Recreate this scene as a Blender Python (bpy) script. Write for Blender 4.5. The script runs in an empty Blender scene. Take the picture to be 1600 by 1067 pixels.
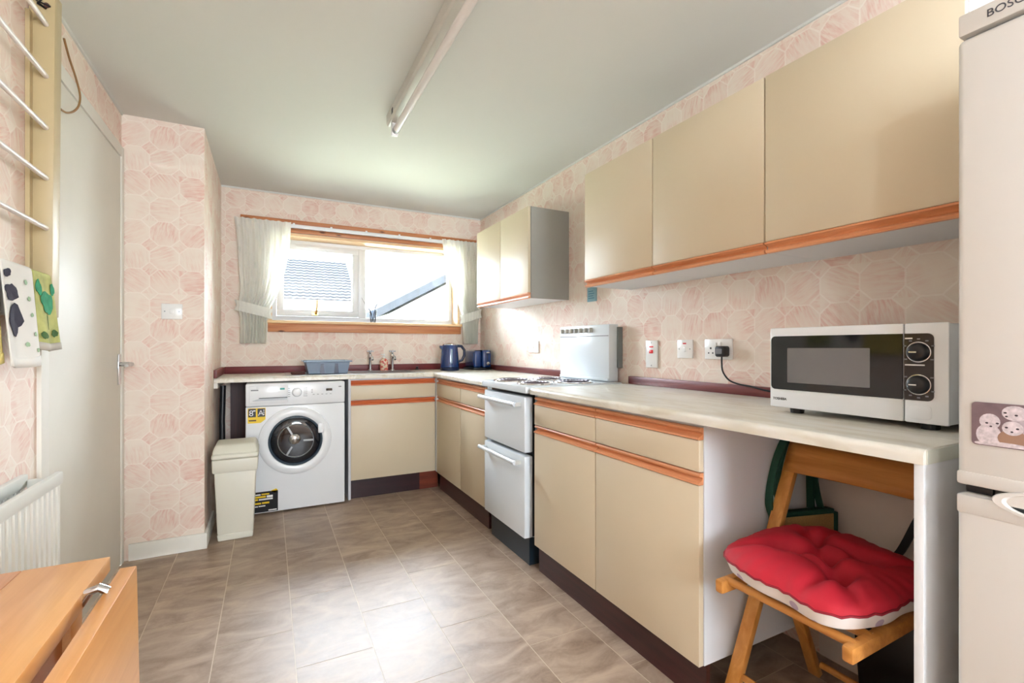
import bpy, bmesh, math, random
from mathutils import Vector, Matrix
random.seed(7)
sc = bpy.context.scene
COL = sc.collection
PI = math.pi

# ------------------------------------------------------------------ camera
F, HY, YAW, CH = 741.0, 542.0, math.radians(27.1), 1.085
cd = bpy.data.cameras.new('camera'); cam = bpy.data.objects.new('camera', cd); COL.objects.link(cam)
cd.sensor_width = 36.0; cd.lens = 36.0 * F / 1600.0; cd.shift_y = (HY - 533.5) / 1600.0
cd.clip_start = 0.02; cd.clip_end = 300
cam.location = (0, 0, CH); cam.rotation_euler = (PI / 2, 0, -YAW)
sc.camera = cam
# ------------------------------------------------------------------ sky, exposure
w = bpy.data.worlds.new('overcast_sky'); sc.world = w; w.use_nodes = True
bg = w.node_tree.nodes['Background']
bg.inputs[0].default_value = (0.78, 0.89, 1.0, 1); bg.inputs[1].default_value = 31.0
sc.view_settings.view_transform = 'Standard'; sc.view_settings.look = 'None'
sc.view_settings.exposure = 1.12; sc.view_settings.gamma = 1.0; sc.view_settings.use_curve_mapping = False
def portal(name, loc, rot, sx, sy):
    l = bpy.data.lights.new(name, 'AREA'); l.shape = 'RECTANGLE'; l.size = sx; l.size_y = sy
    l.cycles.is_portal = True
    o = bpy.data.objects.new(name, l); COL.objects.link(o); o.location = loc; o.rotation_euler = rot
portal('window_portal', (0.755, 4.33, 1.63), (-PI / 2, 0, 0), 1.6, 0.75)
portal('fill_side_portal', (-0.80, -1.95, 1.45), (0, -PI / 2, 0), 1.3, 1.6)  # portal for the added side window behind the camera
portal('fill_rear_portal', (0.5, -3.16, 1.5), (PI / 2, 0, 0), 1.3, 1.2)  # portal for the added rear window behind the camera

# ------------------------------------------------------------------ pixel rays (photo frame 1600 x 1067)
SA, CA = math.sin(YAW), math.cos(YAW)
def ray(u, v):
    r = (u - 800) / F
    return Vector((SA + r * CA, CA - r * SA, (HY - v) / F))
def atx(u, v, x): d = ray(u, v); return d * (x / d.x) + Vector((0, 0, CH))
def aty(u, v, y): d = ray(u, v); return d * (y / d.y) + Vector((0, 0, CH))
def atz(u, v, z): d = ray(u, v); return d * ((z - CH) / d.z) + Vector((0, 0, CH))

# ------------------------------------------------------------------ materials
def lin(c): return c / 12.92 if c <= 0.04045 else ((c + 0.055) / 1.055) ** 2.4
def rgb(r, g, b): return (lin(r / 255), lin(g / 255), lin(b / 255), 1)
class NT:
    def __init__(s, m): s.t = m.node_tree; s.n = s.t.nodes; s.b = s.n['Principled BSDF']
    def node(s, ty, **kw):
        n = s.n.new(ty)
        for k, v in kw.items(): setattr(n, k, v)
        return n
    def link(s, a, b): s.t.links.new(a, b)
    def setin(s, n, i, v):
        if hasattr(v, 'is_output'): s.link(v, n.inputs[i])
        elif v is not None: n.inputs[i].default_value = v
    def math(s, op, a, b=None, c=None):
        n = s.node('ShaderNodeMath', operation=op)
        for i, v in enumerate((a, b, c)): s.setin(n, i, v)
        return n.outputs[0]
    def mix(s, f, a, b):
        n = s.node('ShaderNodeMix', data_type='RGBA')
        s.setin(n, 0, f); s.setin(n, 6, a); s.setin(n, 7, b)
        return n.outputs[2]
    def pos(s): return s.node('ShaderNodeNewGeometry').outputs['Position']
    def mapped(s, vec, scale, rot=(0, 0, 0), loc=(0, 0, 0)):
        n = s.node('ShaderNodeMapping'); s.link(vec, n.inputs[0])
        s.setin(n, 1, loc); s.setin(n, 2, rot); s.setin(n, 3, scale)
        return n.outputs[0]
    def noise(s, vec, scale, detail=4, rough=0.55, dist=0):
        n = s.node('ShaderNodeTexNoise'); s.link(vec, n.inputs['Vector'])
        n.inputs['Scale'].default_value = scale; n.inputs['Detail'].default_value = detail
        n.inputs['Roughness'].default_value = rough; n.inputs['Distortion'].default_value = dist
        return n.outputs['Fac']
    def ramp(s, f, lo, hi):
        n = s.node('ShaderNodeMapRange', clamp=True); s.setin(n, 0, f); s.setin(n, 1, lo); s.setin(n, 2, hi)
        return n.outputs[0]
    def bump(s, h, strength, dist=0.001):
        n = s.node('ShaderNodeBump'); s.link(h, n.inputs['Height'])
        n.inputs['Strength'].default_value = strength; n.inputs['Distance'].default_value = dist
        s.link(n.outputs[0], s.b.inputs['Normal'])
MATS = {}
def mat(name, c, rough=0.5, metal=0.0, var=0.04, vscale=6.0, coat=0.0, spec=0.5, bump=0.0, bscale=200):
    if name in MATS: return MATS[name]
    m = bpy.data.materials.new(name); m.use_nodes = True; t = NT(m); b = t.b
    b.inputs['Roughness'].default_value = rough; b.inputs['Metallic'].default_value = metal
    b.inputs['Coat Weight'].default_value = coat; b.inputs['Specular IOR Level'].default_value = spec
    p = t.pos()
    n = t.ramp(t.noise(p, vscale), 0.25, 0.75)
    dark = tuple(x * (1 - var) for x in c[:3]) + (1,); lite = tuple(min(1, x * (1 + var)) for x in c[:3]) + (1,)
    t.link(t.mix(n, dark, lite), b.inputs['Base Color'])
    if bump: t.bump(t.noise(p, bscale, 2), bump)
    MATS[name] = m
    return m
def wood(name, c1, c2, axis='y', rough=0.4, scale=1.0, knots=False, coat=0.0):
    if name in MATS: return MATS[name]
    m = bpy.data.materials.new(name); m.use_nodes = True; t = NT(m)
    s = {'x': (2.5, 40, 40), 'y': (40, 2.5, 40), 'z': (40, 40, 2.5)}[axis]
    p = t.mapped(t.pos(), tuple(v * scale for v in s))
    g = t.ramp(t.noise(p, 1.0, 5, 0.6, 0.6), 0.3, 0.72)
    col = t.mix(g, c1, c2)
    if knots:
        k = t.node('ShaderNodeTexVoronoi'); s2 = {'x': (5, 16, 16), 'y': (16, 5, 16), 'z': (16, 16, 5)}[axis]
        t.link(t.mapped(t.pos(), s2), k.inputs['Vector']); k.inputs['Scale'].default_value = 1.0
        col = t.mix(t.ramp(k.outputs['Distance'], 0.16, 0.07), col, tuple(x * 0.25 for x in c1[:3]) + (1,))
    t.link(col, t.b.inputs['Base Color']); t.b.inputs['Roughness'].default_value = rough
    t.b.inputs['Coat Weight'].default_value = coat
    t.bump(g, 0.08)
    MATS[name] = m
    return m
def wallpaper():
    m = bpy.data.materials.new('shell_wallpaper'); m.use_nodes = True; t = NT(m)
    sep = t.node('ShaderNodeSeparateXYZ'); t.link(t.pos(), sep.inputs[0])
    PX, PZ = 0.127, 0.125
    hu = t.math('DIVIDE', t.math('ADD', t.math('ADD', sep.outputs[0], sep.outputs[1]), 10 - (1.737 + 0.712) % PX), PX)
    hv = t.math('DIVIDE', t.math('ADD', sep.outputs[2], 10 - 1.237 % PZ), PZ)
    fu = t.math('SUBTRACT', t.math('FRACT', hu), 0.5); fv = t.math('SUBTRACT', t.math('FRACT', hv), 0.5)
    a = t.math('ABSOLUTE', fu); b = t.math('ABSOLUTE', fv)
    C = 0.29
    diag = t.math('MULTIPLY', t.math('SUBTRACT', t.math('ADD', a, b), 1 - C), 0.7071)
    e = t.math('MAXIMUM', t.math('MAXIMUM', t.math('SUBTRACT', a, 0.5), t.math('SUBTRACT', b, 0.5)), diag)
    line = t.ramp(t.math('ABSOLUTE', e), 0.030, 0.012)
    indiam = t.math('GREATER_THAN', diag, 0.0)
    idu = t.math('FLOOR', t.math('ADD', hu, t.math('MULTIPLY', indiam, 0.5)))
    idv = t.math('FLOOR', t.math('ADD', hv, t.math('MULTIPLY', indiam, 0.5)))
    # the printed repeat: every fourth row of cells looks alike
    idv = t.math('MODULO', idv, 4.0)
    cid = t.node('ShaderNodeCombineXYZ'); t.link(idu, cid.inputs[0]); t.link(idv, cid.inputs[1]); t.link(indiam, cid.inputs[2])
    wn = t.node('ShaderNodeTexWhiteNoise', noise_dimensions='3D'); t.link(cid.outputs[0], wn.inputs[0])
    rnd = wn.outputs['Value']
    ang = t.math('MULTIPLY', rnd, 6.283)
    uv = t.node('ShaderNodeCombineXYZ'); t.link(fu, uv.inputs[0]); t.link(fv, uv.inputs[1]); t.link(t.math('MULTIPLY', rnd, 37.0), uv.inputs[2])
    rot = t.node('ShaderNodeVectorRotate', rotation_type='Z_AXIS'); t.link(uv.outputs[0], rot.inputs[0]); t.link(ang, rot.inputs['Angle'])
    streak = t.noise(t.mapped(rot.outputs[0], (2.0, 14.0, 1.0)), 1.0, 3, 0.6, 0.5)
    blot = t.noise(t.mapped(rot.outputs[0], (2.2, 1.6, 1.0)), 1.0, 2, 0.5)
    sp = t.node('ShaderNodeSeparateXYZ'); t.link(rot.outputs[0], sp.inputs[0])
    grad = t.ramp(sp.outputs[0], -0.5, 0.5)
    k = t.math('MULTIPLY', t.math('MULTIPLY', t.ramp(streak, 0.38, 0.66), t.ramp(t.math('ADD', blot, t.math('MULTIPLY', grad, 0.35)), 0.45, 0.9)),
               t.math('ADD', t.math('MULTIPLY', t.ramp(rnd, 0.1, 0.95), 0.65), 0.5))
    k2 = t.math('ADD', k, t.math('MULTIPLY', t.ramp(rnd, 0.3, 1.0), 0.25))
    col = t.mix(k2, rgb(235, 221, 206), rgb(224, 184, 169))
    col = t.mix(t.math('MULTIPLY', line, 0.5), col, rgb(246, 236, 224))
    t.link(col, t.b.inputs['Base Color']); t.b.inputs['Roughness'].default_value = 0.6
    t.b.inputs['Specular IOR Level'].default_value = 0.3
    t.bump(t.math('ADD', line, t.math('MULTIPLY', streak, 0.4)), 0.15, 0.0015)
    return m
def floor_vinyl():
    m = bpy.data.materials.new('stone_effect_vinyl'); m.use_nodes = True; t = NT(m)
    oi = t.node('ShaderNodeObjectInfo')
    off = t.node('ShaderNodeCombineXYZ'); t.link(t.math('MULTIPLY', oi.outputs['Random'], 40.0), off.inputs[2])
    va = t.node('ShaderNodeVectorMath', operation='ADD'); t.link(t.pos(), va.inputs[0]); t.link(off.outputs[0], va.inputs[1])
    p = t.mapped(va.outputs[0], (5.0, 11.0, 1.0), rot=(0, 0, 0.25))
    cloud = t.noise(p, 1.0, 6, 0.62, 0.8)
    fine = t.noise(va.outputs[0], 90, 3)
    base = t.mix(t.ramp(cloud, 0.3, 0.7), rgb(128, 104, 86), rgb(190, 167, 146))
    base = t.mix(t.math('MULTIPLY', t.ramp(fine, 0.45, 0.75), 0.18), base, rgb(196, 172, 148))
    base = t.mix(t.math('MULTIPLY', oi.outputs['Random'], 0.22), base, rgb(128, 104, 84))
    t.link(base, t.b.inputs['Base Color'])
    t.link(t.math('ADD', 0.34, t.math('MULTIPLY', cloud, 0.14)), t.b.inputs['Roughness'])
    t.b.inputs['Specular IOR Level'].default_value = 0.6
    t.bump(t.noise(va.outputs[0], 160, 2), 0.12, 0.001)
    return m
def worktop_mat():
    m = bpy.data.materials.new('marbled_laminate'); m.use_nodes = True; t = NT(m)
    p = t.mapped(t.pos(), (9, 2.2, 6), rot=(0, 0, 0.5))
    v = t.noise(p, 1.6, 5, 0.6, 1.6)
    col = t.mix(t.ramp(v, 0.46, 0.56), rgb(226, 220, 206), rgb(212, 203, 184))
    col = t.mix(t.ramp(t.noise(p, 0.8, 3, 0.5, 2.0), 0.5, 0.7), col, rgb(228, 224, 214))
    t.link(col, t.b.inputs['Base Color']); t.b.inputs['Roughness'].default_value = 0.28
    return m
def glass_mat(name, tint=(1, 1, 1, 1), refl=0.06):
    m = bpy.data.materials.new(name); m.use_nodes = True; n = m.node_tree.nodes; l = m.node_tree.links
    n.remove(n['Principled BSDF']); out = n['Material Output']
    tr = n.new('ShaderNodeBsdfTransparent'); tr.inputs[0].default_value = tint
    gl = n.new('ShaderNodeBsdfGlossy'); gl.inputs['Roughness'].default_value = 0.02
    mx = n.new('ShaderNodeMixShader'); fr = n.new('ShaderNodeFresnel'); fr.inputs[0].default_value = 1.45
    l.new(fr.outputs[0], mx.inputs[0]); l.new(tr.outputs[0], mx.inputs[1]); l.new(gl.outputs[0], mx.inputs[2])
    l.new(mx.outputs[0], out.inputs[0])
    return m
def curtain_mat():
    m = bpy.data.materials.new('white_voile'); m.use_nodes = True; t = NT(m)
    p = t.pos(); b = t.ramp(t.noise(p, 14, 2), 0.62, 0.7)
    t.link(t.mix(t.math('MULTIPLY', b, 0.35), rgb(248, 247, 240), rgb(200, 215, 200)), t.b.inputs['Base Color'])
    t.b.inputs['Roughness'].default_value = 0.8
    tl = t.node('ShaderNodeBsdfTranslucent'); tl.inputs[0].default_value = rgb(250, 250, 245)
    mx = t.node('ShaderNodeMixShader'); mx.inputs[0].default_value = 0.45
    out = t.n['Material Output']; t.link(t.b.outputs[0], mx.inputs[1]); t.link(tl.outputs[0], mx.inputs[2]); t.link(mx.outputs[0], out.inputs[0])
    return m
M_WALL = wallpaper(); M_TILE = floor_vinyl(); M_TOP = worktop_mat()
M_GLASS = glass_mat('window_glass'); M_CURT = curtain_mat()
M_CEIL = mat('ceiling_paint', rgb(218, 217, 211), 0.85, var=0.015, vscale=1.5)
M_GLOSSW = mat('cream_gloss_paint', rgb(228, 225, 215), 0.5, var=0.02)
M_UPVC = mat('white_upvc', rgb(236, 236, 236), 0.3, var=0.01)
M_WHITE = mat('white_enamel', rgb(238, 240, 242), 0.22, var=0.01)
M_FRIDGE = mat('fridge_white', rgb(212, 207, 200), 0.3, var=0.01, bump=0.03, bscale=400)
M_CARC = mat('white_melamine', rgb(224, 226, 228), 0.4, var=0.015)
M_DOORC = mat('beige_laminate', rgb(213, 197, 169), 0.42, var=0.02, vscale=3)
M_ORNG = wood('orange_handle_wood', rgb(206, 130, 84), rgb(232, 166, 120), 'y', 0.35, 1.0)
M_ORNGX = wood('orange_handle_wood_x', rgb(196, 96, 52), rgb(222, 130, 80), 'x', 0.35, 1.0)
M_MAH = wood('mahogany_strip', rgb(96, 34, 34), rgb(126, 56, 50), 'y', 0.4)
M_MAHX = wood('mahogany_strip_x', rgb(96, 28, 32), rgb(122, 44, 44), 'x', 0.4)
M_PLIN = wood('dark_plinth', rgb(48, 22, 22), rgb(72, 36, 34), 'y', 0.3)
M_PLINX = wood('dark_plinth_x', rgb(34, 16, 22), rgb(50, 24, 28), 'x', 0.3)
M_BROWNP = wood('brown_back_board', rgb(58, 26, 24), rgb(86, 44, 40), 'z', 0.45)
M_PINE = wood('pine_trim', rgb(176, 104, 62), rgb(206, 140, 92), 'x', 0.45, knots=True)
M_PINEL = wood('pale_pine_lining', rgb(232, 190, 140), rgb(244, 210, 164), 'x', 0.45)
M_TABLE = wood('alder_table_top', rgb(206, 138, 72), rgb(232, 176, 112), 'y', 0.3, 0.7)
M_TABLE2 = wood('alder_table_dark', rgb(186, 116, 62), rgb(216, 150, 92), 'y', 0.3, 0.7, knots=True)
M_CHAIR = wood('beech_chair', rgb(188, 122, 52), rgb(220, 158, 84), 'z', 0.4)
M_CHAIRY = wood('beech_chair_y', rgb(176, 112, 46), rgb(210, 146, 74), 'y', 0.4)
M_BLACK = mat('black_plastic', rgb(22, 22, 26), 0.35)
M_BLACKG = mat('black_gloss', rgb(18, 17, 18), 0.06, spec=0.6)
M_BASEB = mat('black_cooker_base', rgb(30, 42, 52), 0.3)
M_CHROME = mat('chrome', rgb(205, 208, 212), 0.12, 1.0)
M_STEEL = mat('stainless_steel', rgb(190, 190, 188), 0.28, 1.0)
M_GREYM = mat('grey_metal', rgb(150, 152, 152), 0.4, 0.6)
M_BLUE = mat('blue_plastic', rgb(18, 52, 108), 0.12, coat=0.6)
M_BLUED = mat('dark_blue_plastic', rgb(14, 30, 66), 0.25)
M_SLATE = mat('slate_blue_plastic', rgb(98, 116, 138), 0.4)
M_RAD = mat('radiator_enamel', rgb(216, 214, 204), 0.3)
M_RACK = mat('shaded_cream_wood', rgb(186, 168, 128), 0.4, var=0.06)  # cream darkened overall to carry the shade on the camera-facing upright faces
M_ROD = mat('white_coated_rod', rgb(232, 226, 222), 0.3)
M_BIN = mat('cream_plastic', rgb(222, 219, 204), 0.4, var=0.01)
M_RED = mat('red_cotton', rgb(186, 22, 42), 0.75, var=0.14, vscale=9, bump=0.15, bscale=500)
M_GREEN = mat('dark_green_webbing', rgb(14, 66, 50), 0.8, bump=0.2)
M_JUTE = mat('jute', rgb(178, 142, 88), 0.9, var=0.2, vscale=300, bump=0.4, bscale=500)
M_SOCK = mat('white_socket_plastic', rgb(238, 236, 232), 0.25, var=0.01)
M_REDP = mat('red_rocker', rgb(214, 40, 44), 0.3)
M_DARK = mat('dark_mark', rgb(50, 48, 50), 0.5)
M_GREYP = mat('grey_print', rgb(120, 120, 124), 0.5)

# ------------------------------------------------------------------ mesh builder
ORG = {}
class MB:
    def __init__(s): s.v = []; s.f = []; s.mx = None
    def add(s, vs, fs):
        n = len(s.v); s.v += [Vector(v) for v in vs]; s.f += [[i + n for i in f] for f in fs]; return s
    def box(s, x0, x1, y0, y1, z0, z1):
        x0, x1 = sorted((x0, x1)); y0, y1 = sorted((y0, y1)); z0, z1 = sorted((z0, z1))
        return s.add([(x, y, z) for z in (z0, z1) for x, y in ((x0, y0), (x1, y0), (x1, y1), (x0, y1))],
              [(3, 2, 1, 0), (4, 5, 6, 7), (0, 1, 5, 4), (1, 2, 6, 5), (2, 3, 7, 6), (3, 0, 4, 7)])
    def bar(s, p, q, wd, th, up=(0, 0, 1)):          # rectangular bar p->q
        p, q = Vector(p), Vector(q); d = (q - p).normalized(); up = Vector(up)
        a = d.cross(up).normalized() * wd / 2; b = a.cross(d).normalized() * th / 2
        vs = [c + i * a + j * b for c in (p, q) for i, j in ((-1, -1), (1, -1), (1, 1), (-1, 1))]
        return s.add(vs, [(3, 2, 1, 0), (4, 5, 6, 7), (0, 1, 5, 4), (1, 2, 6, 5), (2, 3, 7, 6), (3, 0, 4, 7)])
    def prism(s, poly, axis, a0, a1):                # poly in the two other axes, in order
        def P(u, v, a): return {'x': (a, u, v), 'y': (u, a, v), 'z': (u, v, a)}[axis]
        n = len(poly)
        vs = [P(u, v, a0) for u, v in poly] + [P(u, v, a1) for u, v in poly]
        return s.add(vs, [list(range(n))[::-1], list(range(n, 2 * n))] + [(i, (i + 1) % n, n + (i + 1) % n, n + i) for i in range(n)])
    def lathe(s, prof, c, axis='z', seg=32, sx=1, sy=1):     # prof: (radius, height) from first to last
        c = Vector(c); n = len(prof); vs = []
        for r, h in prof:
            for k in range(seg):
                a = 2 * PI * k / seg; u, v = r * math.cos(a) * sx, r * math.sin(a) * sy
                vs.append(c + Vector({'z': (u, v, h), 'x': (h, u, v), 'y': (u, h, v)}[axis]))
        fs = [(i * seg + k, i * seg + (k + 1) % seg, (i + 1) * seg + (k + 1) % seg, (i + 1) * seg + k) for i in range(n - 1) for k in range(seg)]
        fs += [list(range(seg))[::-1], [(n - 1) * seg + k for k in range(seg)]]
        return s.add(vs, fs)
    def tube(s, pts, r, seg=8):
        pts = [Vector(p) for p in pts]; vs = []; n = len(pts); prev = None
        rr = r if isinstance(r, (list, tuple)) else [r] * n
        for i, p in enumerate(pts):
            d = (pts[min(i + 1, n - 1)] - pts[max(i - 1, 0)]).normalized()
            if prev is None: prev = d.orthogonal().normalized()
            a = (prev - d * prev.dot(d)).normalized(); b = d.cross(a); prev = a
            vs += [p + (a * math.cos(2 * PI * k / seg) + b * math.sin(2 * PI * k / seg)) * rr[i] for k in range(seg)]
        fs = [(i * seg + k, i * seg + (k + 1) % seg, (i + 1) * seg + (k + 1) % seg, (i + 1) * seg + k) for i in range(n - 1) for k in range(seg)]
        fs += [list(range(seg))[::-1], [(n - 1) * seg + k for k in range(seg)]]
        return s.add(vs, fs)
    def grid(s, fn, nu, nv, flip=False):
        vs = [fn(i / nu, j / nv) for j in range(nv + 1) for i in range(nu + 1)]
        fs = [(j * (nu + 1) + i, j * (nu + 1) + i + 1, (j + 1) * (nu + 1) + i + 1, (j + 1) * (nu + 1) + i) for j in range(nv) for i in range(nu)]
        if flip: fs = [f[::-1] for f in fs]
        return s.add(vs, fs)
    def build(s, name, m, parent=None, bevel=0, seg=2, smooth=False, solid=0, fix=True, org=None):
        me = bpy.data.meshes.new(name)
        if parent is not None: o0 = ORG[parent]
        elif org is not None: o0 = Vector(org)
        else:
            xs = [v.x for v in s.v]; ys = [v.y for v in s.v]
            o0 = Vector(((min(xs) + max(xs)) / 2, (min(ys) + max(ys)) / 2, min(v.z for v in s.v)))
        me.from_pydata([v - o0 for v in s.v], [], s.f)
        bm = bmesh.new(); bm.from_mesh(me)
        if fix: bmesh.ops.recalc_face_normals(bm, faces=bm.faces)
        if bevel:
            es = [e for e in bm.edges if len(e.link_faces) == 2 and e.calc_face_angle(0) > 0.6]
            bmesh.ops.bevel(bm, geom=es, offset=bevel, segments=seg, profile=0.5, affect='EDGES', clamp_overlap=True)
        bm.to_mesh(me); bm.free()
        me.materials.append(m)
        if smooth or bevel:
            for p in me.polygons: p.use_smooth = True
            if hasattr(me, 'set_sharp_from_angle'): me.set_sharp_from_angle(angle=math.radians(38))
        o = bpy.data.objects.new(name, me); COL.objects.link(o)
        if parent is not None: o.parent = parent
        else: o.location = o0
        ORG[o] = o0
        if solid:
            md = o.modifiers.new('thickness', 'SOLIDIFY'); md.thickness = solid; md.offset = 0
        return o
def B(x0, x1, y0, y1, z0, z1): return MB().box(x0, x1, y0, y1, z0, z1)
def tag(o, label, cat, group=None):
    o['label'] = label; o['category'] = cat
    if group: o['group'] = group
    return o
def thing(name, label, cat, loc, group=None):
    o = bpy.data.objects.new(name, None); COL.objects.link(o); o.location = loc; o.empty_display_size = 0.05
    ORG[o] = Vector(loc); return tag(o, label, cat, group)
def struct(o): o['kind'] = 'structure'; return o
def text(name, body, size, m, parent, loc, right, up, align='LEFT', ext=0.0004):
    cu = bpy.data.curves.new(name, 'FONT'); cu.body = body; cu.size = size; cu.extrude = ext; cu.align_x = align
    t = bpy.data.objects.new('tmp', cu); COL.objects.link(t)
    dg = bpy.context.evaluated_depsgraph_get(); me = bpy.data.meshes.new_from_object(t.evaluated_get(dg))
    bpy.data.objects.remove(t); bpy.data.curves.remove(cu)
    R, U = Vector(right).normalized(), Vector(up).normalized(); N = R.cross(U)
    o0 = ORG[parent]
    for v in me.vertices: v.co = Vector(loc) + R * v.co.x + U * v.co.y + N * v.co.z - o0
    me.materials.clear(); me.materials.append(m); me.name = name
    o = bpy.data.objects.new(name, me); COL.objects.link(o); o.parent = parent; ORG[o] = o0
    return o

# ------------------------------------------------------------------ dimensions (metres)
XR, YB, XL, YC, XC, ZC = 1.737, 4.038, -0.665, 3.032, -0.312, 2.263
YR = -3.0
XP, XPL, XW = 1.137, 1.165, 1.115
Y1, Y2, Y3, Y4, Y5, Y6 = 0.999, 1.5055, 1.988, 2.579, 2.980, 3.513
ZT, ZTB, ZD = 0.888, 0.858, 0.131
YF = 3.513
XU, ZU, ZUT = 1.4335, 1.389, 1.963

# ------------------------------------------------------------------ floor with tiles
fl = struct(B(XL - .1, XR + .1, YR - .1, YB + .2, -.1, -.0007).build('floor', mat('pale_joint', rgb(198, 180, 158), 0.45)))
full = None
g = 0.0035
ci = 0
x = 0.08 - 0.254 * 3
while x < XR:
    y = (2.5 if ci % 2 == 0 else 2.25) - 0.497 * 12
    while y < YB:
        xa, xb, ya, yb = max(x, XL), min(x + .254, XR), max(y, YR), min(y + .497, YB)
        if xb - xa > .02 and yb - ya > .02:
            isf = abs(xb - xa - .254) < 1e-6 and abs(yb - ya - .497) < 1e-6
            if isf and full:
                o = full.copy(); COL.objects.link(o); o.location = Vector(((xa + xb) / 2, (ya + yb) / 2, -.002)) - ORG[fl]
            else:
                c = Vector(((xa + xb) / 2, (ya + yb) / 2, 0))
                me_o = MB().box((xa - xb) / 2 + g / 2, (xb - xa) / 2 - g / 2, (ya - yb) / 2 + g / 2, (yb - ya) / 2 - g / 2, 0, .002)
                o = me_o.build('floor_tile', M_TILE, None, org=(0, 0, 0)); o.parent = fl
                o.location = c + Vector((0, 0, -.002)) - ORG[fl]
                if isf: full = o
        y += .497
    x += .254; ci += 1

# ------------------------------------------------------------------ shell
struct(B(XL - .1, XR + .1, YR - .1, YB + .2, ZC, ZC + .1).build('ceiling', M_CEIL))
struct(B(XR, XR + .1, YR - .1, YB + .25, 0, ZC).build('wall_right', M_WALL))
DY0, DY1, DZ = 2.05, 3.026, 2.085          # door frame opening
LY0, LY1, LZ0, LZ1 = -2.7, -1.1, .85, 2.05
wl = MB(); wl.box(XL - .1, XL, YR - .1, LY0, 0, ZC); wl.box(XL - .1, XL, LY1, DY0, 0, ZC); wl.box(XL - .1, XL, LY0, LY1, 0, LZ0); wl.box(XL - .1, XL, LY0, LY1, LZ1, ZC); wl.box(XL - .1, XL, DY0, YB, DZ, ZC); wl.box(XL - .1, XL, DY1, YB, 0, DZ)
struct(wl.build('wall_left', M_WALL))
struct(B(XL, XC, YC, YB, 0, ZC).build('wall_return', M_WALL))
WX0, WX1, WZ0, WZ1 = 0.0, 1.53, 1.288, 1.965
wb = MB(); Yb2 = YB + .25
wb.box(XC - .02, WX0, YB, Yb2, 0, ZC); wb.box(WX1, XR, YB, Yb2, 0, ZC); wb.box(WX0, WX1, YB, Yb2, 0, WZ0); wb.box(WX0, WX1, YB, Yb2, WZ1, ZC)
struct(wb.build('wall_back', M_WALL))
RX0, RX1, RZ0, RZ1 = 0.0, 1.1, 1.1, 2.05
wr = MB(); wr.box(XL, RX0, YR - .12, YR, 0, ZC); wr.box(RX1, XR, YR - .12, YR, 0, ZC); wr.box(RX0, RX1, YR - .12, YR, 0, RZ0); wr.box(RX0, RX1, YR - .12, YR, RZ1, ZC)
struct(wr.build('wall_rear', M_WALL))
w3 = MB()
for a in (RX0, (RX0 + RX1) / 2 - .03, RX1 - .06): w3.box(a, a + .06, YR - .1, YR - .04, RZ0, RZ1)
for a in (RZ0, RZ1 - .06): w3.box(RX0 + .06, RX1 - .06, YR - .1, YR - .04, a, a + .06)
w3 = struct(w3.build('window_fill_rear', M_UPVC))  # unseen rear window, added and sized for fill daylight
B(RX0 + .06, RX1 - .06, YR - .075, YR - .069, RZ0 + .06, RZ1 - .06).build('pane', M_GLASS, w3)
w2 = MB()
for a in (LY0, (LY0 + LY1) / 2 - .03, LY1 - .06): w2.box(XL - .09, XL - .03, a, a + .06, LZ0, LZ1)
for a in (LZ0, LZ1 - .06): w2.box(XL - .09, XL - .03, LY0 + .06, LY1 - .06, a, a + .06)
w2 = struct(w2.build('window_fill_side', M_UPVC))  # unseen side window, added to light the fronts along the right wall
B(XL - .065, XL - .059, LY0 + .06, LY1 - .06, LZ0 + .06, LZ1 - .06).build('pane', M_GLASS, w2)
# baseboards
bb = MB(); bb.box(XL + .03, XC + .014, YC - .014, YC, 0, .085)
struct(bb.build('baseboard_return', M_GLOSSW, bevel=.003))
struct(B(XC, XC + .014, YC, YB - .62, 0, .085).build('baseboard_alcove', M_GLOSSW, bevel=.003))
struct(B(XL, XL + .014, YR, DY0 - .06, 0, .085).build('baseboard_left', M_GLOSSW, bevel=.003))
# coving line
cv = MB(); cv.box(XR - .008, XR, YR, YB - .008, ZC - .01, ZC); struct(cv.build('trim_1', M_CEIL))
struct(B(XC, XR, YB - .008, YB, ZC - .01, ZC).build('trim_2', M_CEIL))
struct(B(XL, XL + .008, YR, YC - .008, ZC - .01, ZC).build('trim_3', M_CEIL))

# ------------------------------------------------------------------ door in the left wall
dr = MB(); dr.box(XL - .09, XL + .012, DY0, DY0 + .06, 0, DZ); dr.box(XL - .09, XL + .012, DY1 - .045, DY1, 0, DZ); dr.box(XL - .09, XL + .012, DY0 + .06, DY1 - .045, DZ - .055, DZ)
dr = struct(dr.build('door_1', M_GLOSSW, bevel=.002))
B(XL - .035, XL + .008, DY0 + .063, DY1 - .048, .006, DZ - .059).build('door_panel', M_GLOSSW, dr, bevel=.002)
hy = 2.945
hp = B(XL + .008, XL + .014, hy - .02, hy + .02, .90, 1.05).build('handle_plate', M_CHROME, dr, bevel=.002)
MB().tube([(XL + .012, hy, 1.0), (XL + .055, hy, 1.0), (XL + .062, hy - .02, 1.0), (XL + .062, hy - .11, .997)], [.011, .011, .011, .008], 12).build('door_lever', M_CHROME, hp, smooth=True)

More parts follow.
